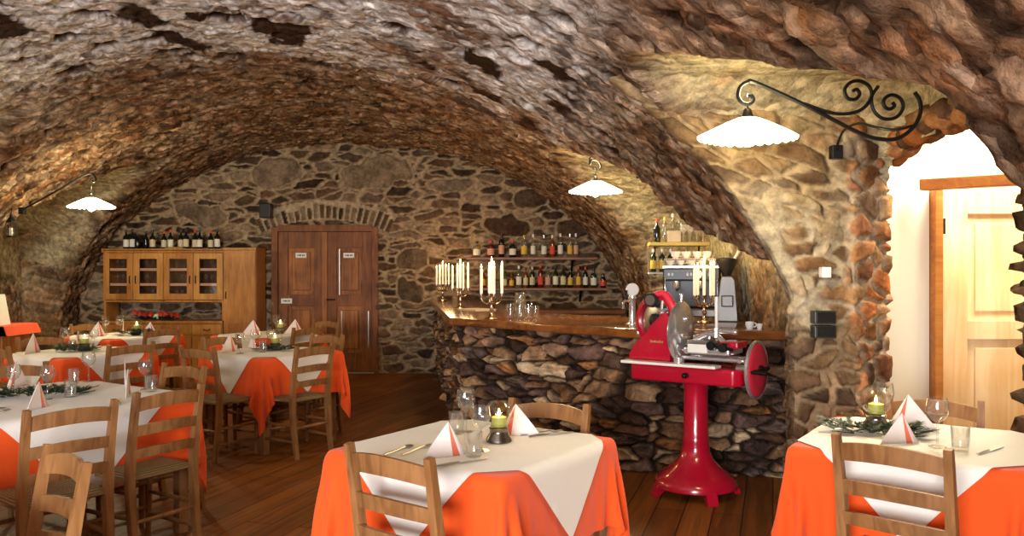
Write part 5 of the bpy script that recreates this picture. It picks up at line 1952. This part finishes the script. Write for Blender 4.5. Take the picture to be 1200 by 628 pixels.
def make_table(hx, hy, name='dining_table'):
    t = thing(name, 'x', 'table', (0, 0, 0), 0, 'wooden dining tables under orange cloths')
    bm = bmesh.new(); bx(bm, -hx + 0.036, hx - 0.036, -hy + 0.036, hy - 0.036, TZ - 0.03, TZ, 0.008)
    obj('tabletop', bm, M['table'], t)
    bm = bmesh.new()
    a, b = hx - 0.085, hy - 0.085
    bx(bm, -a, a, -b - 0.012, -b + 0.012, TZ - 0.12, TZ - 0.03); bx(bm, -a, a, b - 0.012, b + 0.012, TZ - 0.12, TZ - 0.03)
    bx(bm, -a - 0.012, -a + 0.012, -b, b, TZ - 0.12, TZ - 0.03); bx(bm, a - 0.012, a + 0.012, -b, b, TZ - 0.12, TZ - 0.03)
    obj('apron', bm, M['table'], t)
    for sx in (-1, 1):
        for sy in (-1, 1):
            bm = bmesh.new(); bx(bm, sx * a - 0.028, sx * a + 0.028, sy * b - 0.028, sy * b + 0.028, 0, TZ - 0.03, 0.004)
            obj('leg', bm, M['table'], t)
    return t


tab_s, tab_l = make_table(0.425, 0.425), make_table(0.66, 0.58)
cl_s = cloth_object('tablecloth', P_or, M['orange']); tag(cl_s, 'x', 'tablecloth', 'orange tablecloths')
tp_s = cloth_object('table_topper', P_wh, M['white']); tag(tp_s, 'x', 'tablecloth', 'white toppers laid diagonally')
cl_l = cloth_object('tablecloth', P_or2, M['orange']); tag(cl_l, 'x', 'tablecloth', 'orange tablecloths')
tp_l = cloth_object('table_topper', P_wh2, M['white']); tag(tp_l, 'x', 'tablecloth', 'white toppers laid diagonally')
first = {'s': True, 'l': True}
ANG = radians(-33.4)


def set_table(kind, x, y, ang, where, quarter=0):
    src = (tab_s, cl_s, tp_s) if kind == 's' else (tab_l, cl_l, tp_l)
    labs = ('wooden dining table under an orange cloth, ' + where, 'orange tablecloth on the table ' + where, 'white topper laid diagonally on the table ' + where)
    locs = ((x, y, 0), (x, y, TZ + 0.003), (x, y, TZ + 0.003))
    for s_, l_, p_ in zip(src, labs, locs):
        rz = ang + (quarter * pi / 2 if kind == 's' else 0)
        if first[kind]:
            s_.location = p_; s_.rotation_euler = (0, 0, rz); s_['label'] = l_
        else:
            dup(s_, p_, rz, l_)
    first[kind] = False


TT = {
    'T1': ('s', -0.150, 3.40, ANG, 'at the front centre', 0),
    'T2': ('s', 1.655, 3.47, radians(-33.0), 'at the front right before the pale door', 1),
    'T4': ('s', -2.00, 7.14, radians(-37), 'between the long table and the old double door', 2),
    'T5': ('s', -2.55, 8.95, radians(-34), 'nearest the old double door', 3),
    'T6': ('s', -3.57, 7.09, radians(-32), 'behind the long table on the left', 1),
    'T7': ('s', -4.02, 8.84, radians(-33), 'nearest the pine cabinet', 0),
    'T0': ('s', -2.02, 2.20, ANG, 'cut off at the lower left corner', 2),
}
for k, v in TT.items():
    set_table(*v)
# long table: right corner at (-1.71,4.73)
ux, uy = Vector((cos(radians(56.6)), sin(radians(56.6)))), Vector((-sin(radians(56.6)), cos(radians(56.6))))
c3 = Vector((-1.71, 4.73)) - ux * 0.66 + uy * 0.58
set_table('l', c3.x, c3.y, radians(56.6), 'long one at the front left')

n1, n2, n3, n4 = (0.835, -0.55), (-0.55, -0.835), (0.55, 0.835), (-0.835, 0.55)   # sides: front right, front left, back right, back left


def at_table(k, side, gap, along=0.0):
    _, x, y, a, *_r = TT[k]
    nv = Vector(side).normalized(); tv = Vector((-nv.y, nv.x))
    p = Vector((x, y)) + nv * (0.425 + gap) + tv * along
    return p.x, p.y, -nv.x, -nv.y


chair(-0.405, 2.775, 0.62, 0.78, 'pale wooden ladder-back chair at the near side of the front centre table')
chair(0.165, 3.81, -0.50, -0.86, 'wooden chair tucked in behind the front centre table, facing the camera')
chair(1.295, 2.925, 0.70, 0.71, 'brown ladder-back chair at the near side of the front right table')
chair(1.93, 3.90, -0.52, -0.85, 'wooden chair behind the front right table, before the white wall')
chair(-1.905, 3.70, -0.80, 0.60, 'ladder-back chair at the near end of the long table, left one of the pair')
chair(-1.69, 4.22, -0.86, 0.50, 'ladder-back chair at the long table, right one of the pair')
chair(-1.43, 2.74, -0.72, -0.70, 'ladder-back chair in front of the long table, turned to the cut-off table')
chair(-2.02, 5.26, -0.52, -0.85, 'chair at the far side of the long table facing the camera')
chair(-3.08, 5.28, 0.80, -0.60, 'chair at the far left end of the long table')
chair(*at_table('T6', n1, 0.24, 0.02), 'chair at the right of the table behind the long table')
chair(*at_table('T6', n4, 0.24, 0.0), 'chair by the left stone wall, at the table behind the long table')
chair(*at_table('T6', n2, 0.26, 0.0), 'chair between the long table and the table behind it')
chair(*at_table('T7', n1, 0.24, 0.0), 'chair at the right of the table nearest the pine cabinet')
chair(*at_table('T7', n4, 0.24, 0.0), 'chair at the far left of the table nearest the pine cabinet')
chair(-1.525, 6.62, -0.84, 0.54, 'light wooden ladder-back chair at the right of the middle table by the open floor')
chair(-2.37, 6.42, 0.52, 0.85, 'ladder-back chair at the near left of the middle table')
chair(*at_table('T4', n4, 0.22, 0.02), 'chair at the far left of the middle table, before the drawers')
chair(*at_table('T4', n3, 0.20, 0.0), 'chair at the far right of the middle table facing the camera')
chair(*at_table('T5', n1, 0.16, 0.0), 'chair at the near right of the table nearest the old double door')
chair(-2.11, 9.72, -0.52, -0.85, 'farthest chair, in front of the old double door')


# ================================================================== TABLE SETTINGS
TOPZ = TZ + 0.0135


def make_napkin():
    """a stiff napkin folded into a standing hollow cone with a striped hem"""
    bm = bmesh.new()
    n, r = 18, 6
    rows = []
    for j in range(r + 1):
        tt = j / r
        row = []
        for i in range(n + 1):
            u = -1 + 2 * i / n
            a = radians(-90) + u * radians(128)
            rad = 0.075 * tt * (1 + 0.10 * u * u)
            x = -rad * cos(a - pi / 2 + pi) * 1.05
            y = rad * sin(a + pi) * 0.75
            crease = 1 - 0.18 * (1 - abs(u)) * tt
            z = 0.115 * (1 - tt) * (1 - 0.0 * u) + 0.0
            row.append(bm.verts.new((x, y * crease, z)))
        rows.append(row)
    for j in range(r):
        for i in range(n):
            q = (rows[j][i], rows[j][i + 1], rows[j + 1][i + 1], rows[j + 1][i])
            try:
                f = bm.faces.new(q)
            except Exception:
                continue
            f.material_index = 1 if (i in (1, n - 2)) else 0
    bmesh.ops.remove_doubles(bm, verts=bm.verts, dist=0.0004)
    o = obj('napkin', bm, [M['napkin'], M['pink']], smooth=True)
    md = o.modifiers.new('thick', 'SOLIDIFY'); md.thickness = 0.003
    return tag(o, 'x', 'napkin', 'folded napkins on the tables')


nap0 = make_napkin()
nap_used = [False]


def napkin(x, y, rz, label, sc=1.0):
    if not nap_used[0]:
        nap_used[0] = True
        nap0.location = (x, y, TOPZ); nap0.rotation_euler = (0, 0, rz); nap0['label'] = label; nap0.scale = (sc,) * 3
    else:
        dup(nap0, (x, y, TOPZ), rz, label, scale=sc)


napkin(-0.235, 3.13, radians(60), 'white folded napkin beside the knife at the near side of the front centre table', 1.12)
napkin(0.015, 3.52, radians(-140), 'napkin showing its red inside, by the candle bowl on the front centre table', 1.15)
napkin(1.535, 3.36, radians(40), 'napkin right behind the near chair of the front right table', 1.05)
napkin(1.68, 3.62, radians(185), 'larger pink-lined napkin behind the greenery on the front right table', 1.35)
napkin(-2.33, 4.20, radians(120), 'napkin before the greenery at the near end of the long table', 1.15)
napkin(-2.09, 4.64, radians(140), 'napkin above the white corner of the long table, nearer of two', 1.25)
napkin(-2.28, 5.02, radians(150), 'napkin at the far right of the long table, farther of two', 1.3)
napkin(-2.88, 4.96, radians(-60), 'upright napkin at the far side of the long table beside the stemmed glass', 1.3)
napkin(-3.90, 6.95, radians(120), 'left napkin on the table behind the long table', 1.4)
napkin(-3.72, 7.32, radians(-40), 'red-lined napkin farther back on the table behind the long table', 1.3)
napkin(-4.18, 8.62, radians(90), 'napkin at the left of the table nearest the pine cabinet', 1.3)
napkin(-4.12, 9.05, radians(-30), 'napkin far back on the table nearest the pine cabinet', 1.2)
napkin(-3.72, 8.78, radians(30), 'napkin at the right of the table nearest the pine cabinet', 1.2)
napkin(-2.33, 7.05, radians(100), 'napkin nearest the chair at the near left of the middle table', 1.3)
napkin(-2.22, 7.32, radians(-20), 'red-lined napkin beside the stemmed glasses of the middle table', 1.25)
napkin(-2.66, 8.78, radians(60), 'napkin at the left of the table nearest the old double door', 1.4)
napkin(-2.28, 8.98, radians(60), 'napkin at the right of the table nearest the old double door', 1.35)

for x, y, h, R, l in ((-0.195, 3.60, 0.182, 0.041, 'tall stemmed wine glass at the far left of the front centre table'), (-0.118, 3.24, 0.168, 0.036, 'stemmed wine glass nearest the knife on the front centre table'),
                      (1.645, 3.30, 0.19, 0.042, 'stemmed wine glass beside the tumbler on the front right table'), (1.66, 3.80, 0.18, 0.040, 'stemmed wine glass farthest back on the front right table'),
                      (-2.45, 4.50, 0.18, 0.038, 'wine glass behind the greenery of the long table'), (-2.58, 5.20, 0.18, 0.040, 'stemmed glass standing alone at the far side of the long table'),
                      (-2.10, 4.88, 0.17, 0.037, 'wine glass at the right end of the long table'), (-2.70, 4.62, 0.17, 0.037, 'wine glass at the left of the greenery on the long table'),
                      (-3.78, 7.22, 0.19, 0.042, 'tall wine glass on the table behind the long table'), (-3.60, 7.35, 0.17, 0.04, 'second wine glass on the table behind the long table, by the candle bowl'),
                      (-4.06, 8.84, 0.20, 0.044, 'wine glass on the table nearest the pine cabinet, left of the candle'), (-4.24, 8.90, 0.18, 0.042, 'wine glass far left on the table nearest the pine cabinet'),
                      (-2.14, 7.12, 0.18, 0.042, 'wine glass left of the candle bowl on the middle table'), (-2.06, 7.30, 0.17, 0.042, 'wine glass farther back on the middle table'),
                      (-2.20, 6.90, 0.17, 0.04, 'wine glass nearest the front of the middle table'), (-2.52, 9.12, 0.19, 0.043, 'wine glass on the table nearest the old double door')):
    wine_glass(l, (x, y, TOPZ), h, R)
for x, y, l in ((-0.232, 3.565, 'tumbler beside the tall wine glass on the front centre table'), (-0.142, 3.135, 'tumbler just behind the knife on the front centre table'),
                (1.70, 3.235, 'tumbler at the right of the stemmed glass on the front right table'), (-2.37, 4.58, 'tumbler by the greenery of the long table'),
                (-2.02, 4.78, 'tumbler near the right corner of the long table'), (-2.62, 5.10, 'tumbler at the far side of the long table'),
                (-2.05, 7.02, 'tumbler on the middle table'), (-3.66, 7.10, 'tumbler on the table behind the long table')):
    tumbler(l, (x, y, TOPZ))


def fork(n_=3):
    bm = bmesh.new()
    tube(bm, smooth_path([(0, -0.10, 0.004), (0, -0.05, 0.005), (0, 0.03, 0.010), (0, 0.05, 0.008)], 4), [0.004] * 5 + [0.0035] * 8, 6, flat=0.6)
    for k in range(n_ + 1):
        x = (k - n_ / 2) * 0.0062
        tube(bm, [(x * 0.4, 0.045, 0.008), (x, 0.06, 0.004), (x, 0.098, 0.008)], [0.0028, 0.0022, 0.0012], 6)
    return bm


def knife():
    bm = bmesh.new()
    tube(bm, [(0, -0.10, 0.005), (0, -0.05, 0.006), (0, 0.0, 0.005)], [0.0055, 0.006, 0.0045], 8, flat=0.7)
    prism(bm, [(-0.004, 0.002), (0.009, 0.002), (0.009, 0.0045), (-0.004, 0.0045)], 0.0, 0.115)
    return bm


def spoon():
    bm = bmesh.new()
    tube(bm, smooth_path([(0, -0.10, 0.004), (0, -0.04, 0.005), (0, 0.035, 0.010)], 4), [0.0045] * 4 + [0.003] * 5, 6, flat=0.6)
    sphere(bm, (0, 0.062, 0.007), 0.017, 12, 8, 0.22)
    for v in bm.verts:
        if v.co.y > 0.04:
            v.co.y = 0.062 + (v.co.y - 0.062) * 1.45
    return bm


def lay(bm, name, x, y, rz, label):
    o = obj(name, bm, M['steel'], smooth=True)
    o.location = (x, y, TOPZ); o.rotation_euler = (0, 0, rz)
    return tag(o, label, 'cutlery', 'cutlery on the tables')


lay(knife(), 'knife', -0.185, 3.02, radians(-52), 'steel knife at the near napkin of the front centre table')
lay(fork(), 'fork', -0.36, 3.235, radians(-28), 'steel fork left of the near napkin, front centre table')
lay(spoon(), 'spoon', -0.425, 3.235, radians(-28), 'steel spoon beside the fork on the front centre table')
lay(fork(), 'fork', 0.125, 3.56, radians(-62), 'steel fork at the right of the red-lined napkin, front centre table')
lay(knife(), 'knife', 0.155, 3.53, radians(-60), 'steel knife at the right of the red-lined napkin, front centre table')
lay(knife(), 'knife', 1.80, 3.22, radians(-50), 'steel knife lying past the tumbler on the front right table')
lay(fork(), 'fork', -2.47, 4.05, radians(-20), 'steel fork at the near left end of the long table')
lay(spoon(), 'spoon', -2.52, 4.12, radians(-20), 'steel spoon at the near left end of the long table')
lay(knife(), 'knife', -2.03, 4.40, radians(30), 'steel knife in front of the napkin on the long table')


def candle_bowl(label, x, y, sc=1.0, light=0.5):
    t = thing('candle_bowl', label, 'candle holder', (x, y, TOPZ), 0, 'glass candle bowls on the tables')
    bm = bmesh.new(); lathe(bm, [(0.050, 0), (0.053, 0.004), (0.050, 0.015), (0.038, 0.035), (0.036, 0.045), (0.04, 0.055), (0.036, 0.058)], 24)
    obj('metal_base', bm, M['pewter'], t, True)
    bm = bmesh.new()
    prof = [(0.020, 0.055)] + [(0.060 * cos(a), 0.112 + 0.058 * sin(a)) for a in [radians(d) for d in range(-68, 50, 10)]] + [(0.036, 0.160)]
    lathe(bm, prof, 26, cap1=False)
    obj('glass_globe', bm, M['globe'], t, True)
    bm = bmesh.new(); lathe(bm, [(0.028, 0.06), (0.03, 0.062), (0.03, 0.098), (0.022, 0.10)], 18)
    c = obj('votive_candle', bm, M['votive'], t, True)
    bm = bmesh.new(); lathe(bm, [(0.001, 0.10), (0.006, 0.11), (0.005, 0.118), (0.001, 0.132)], 10)
    obj('flame', bm, M['flame'], c, True)
    t.scale = (sc,) * 3
    p = point_light('candle_light', (0, 0, 0.14), light, CANDLE, 0.03); p.parent = t
    return t


candle_bowl('lit candle in a glass bowl on a metal base, front centre table', -0.052, 3.40)
candle_bowl('lit candle in a glass bowl among greenery, front right table', 1.57, 3.68, 1.08)
candle_bowl('lit candle bowl on the dark garland of the middle table', -2.0, 7.2, 1.05)
candle_bowl('lit candle bowl on the table nearest the old double door', -2.43, 8.95, 1.1)
candle_bowl('lit candle bowl on the table nearest the pine cabinet', -3.87, 8.80, 1.05)
candle_bowl('lit candle bowl on the table behind the long table', -3.57, 7.13, 1.05)


def garland(label, x, y, L, w, rz, seed, flowers=False, z=TOPZ, h=0.045):
    rg = random.Random(seed)
    bm = bmesh.new()
    for k in range(int(80 * L / 0.4)):
        a = rg.uniform(-1, 1)
        p0 = Vector((a * L / 2 * 0.8, rg.gauss(0, w * 0.22), 0.006 + rg.random() * h * 0.5))
        d = Vector((rg.uniform(-1, 1) + a * 0.8, rg.uniform(-1, 1), rg.uniform(0.0, 0.5))).normalized()
        ln = rg.uniform(0.05, 0.10)
        p1 = p0 + d * ln
        p1.z = max(0.006, min(h, p1.z))
        tube(bm, [p0, p1], 0.0016, 4)
        for i in range(16):
            q = p0.lerp(p1, i / 15)
            for s in (-1, 1):
                nd = (d + Vector((-d.y, d.x, 0)) * s * 1.3 + Vector((0, 0, rg.uniform(-.3, .5)))).normalized() * rg.uniform(0.018, 0.030)
                sd = d.cross(Vector((0, 0, 1))).normalized() * 0.0 + d.normalized() * 0.0032
                e = q + nd
                e.z = max(0.003, e.z)
                vs = [bm.verts.new(q - sd), bm.verts.new(q + sd), bm.verts.new(e)]
                bm.faces.new(vs)
    me_o = obj('fir_garland', bm, M['leaf'])
    me_o.location = (x, y, z); me_o.rotation_euler = (0, 0, rz)
    tag(me_o, label, 'greenery', 'fir sprigs on the tables')
    if flowers:
        for k in range(9):
            bm = bmesh.new()
            c = Vector((-L / 2 + L * (k + 0.5) / 9, -w * 0.12 + rg.uniform(-.02, .02), h * 0.8 + rg.uniform(0, 0.05)))
            for p in range(7):
                a = p * 2 * pi / 7 + rg.random()
                d = Vector((cos(a), -0.55, sin(a))).normalized()
                s = Vector((-sin(a), 0, cos(a))) * 0.016
                R = rg.uniform(0.04, 0.058)
                vs = [bm.verts.new(c), bm.verts.new(c + d * R * 0.55 + s), bm.verts.new(c + d * R), bm.verts.new(c + d * R * 0.55 - s)]
                bm.faces.new(vs)
            obj('flower', bm, M['flower_white'] if k == 4 else M['flower_red'], me_o)
    return me_o


garland('dark green fir sprigs around the candle bowl of the front right table', 1.515, 3.56, 0.42, 0.16, radians(-25), 1)
garland('dark green fir sprigs along the middle of the long table', -2.56, 4.60, 0.52, 0.14, radians(20), 2)
garland('fir sprigs under the candle bowl of the middle table', -1.97, 7.16, 0.34, 0.16, radians(-10), 3)
garland('fir sprigs on the table behind the long table', -3.60, 7.06, 0.36, 0.15, radians(5), 4, h=0.06)
garland('fir sprigs on the table nearest the pine cabinet', -3.86, 8.74, 0.36, 0.14, radians(10), 5, h=0.07)
garland('garland of red flowers with one white one, in the open niche of the pine cabinet', -4.75, 11.42, 0.62, 0.12, 0, 6, True, 0.755, 0.07)['group'] = 'flower garlands'

# serving sideboard at the left edge
t = thing('serving_sideboard', 'wooden serving sideboard against the left wall at the picture edge', 'sideboard', (-5.33, 8.45, 0))
t.scale = (0.85, 1, 1)
bm = bmesh.new(); bx(bm, -0.5, 0.5, -0.24, 0.24, 0.06, 0.86, 0.006)
obj('carcass', bm, M['cab'], t)
bm = bmesh.new(); bx(bm, -0.53, 0.53, -0.27, 0.27, 0.86, 0.89, 0.006)
obj('top_board', bm, M['cab'], t)
for k in range(2):
    bm = bmesh.new(); panel_leaf(bm, -0.48 + k * 0.49, -0.01 + k * 0.49, 0.1, 0.84, -0.24, 0.02, [(0.1, 0.18), (0.76, 0.84)], 0.08, 0.006)
    d = obj('door', bm, [M['cab'], M['cab']], t)
    bm = bmesh.new(); sphere(bm, (-0.05 + k * 0.1, -0.275, 0.6), 0.015)
    obj('knob', bm, M['black'], d)
bm = bmesh.new(); 
pr = [(-0.55, 0.892), (0.55, 0.892), (0.555, 0.89), (0.60, 0.80), (0.585, 0.80), (0.545, 0.897), (-0.545, 0.897), (-0.59, 0.80), (-0.60, 0.80)]
prism(bm, pr, -0.29, 0.29)
o = obj('sideboard_runner', bm, M['orange']); o.location = (-5.33, 8.45, 0); o.scale = (0.85, 1, 1); tag(o, 'orange cloth covering the serving sideboard at the left edge', 'tablecloth')
bm = bmesh.new(); prism(bm, [(-0.07, 0), (0.07, 0), (0.012, 0.30), (-0.012, 0.30)], -0.11, 0.11, bev=0.003)
o = obj('menu_card', bm, M['signplate']); o.location = (-5.02, 8.32, 0.898); tag(o, 'white standing card on the orange-covered sideboard at the left edge', 'card')
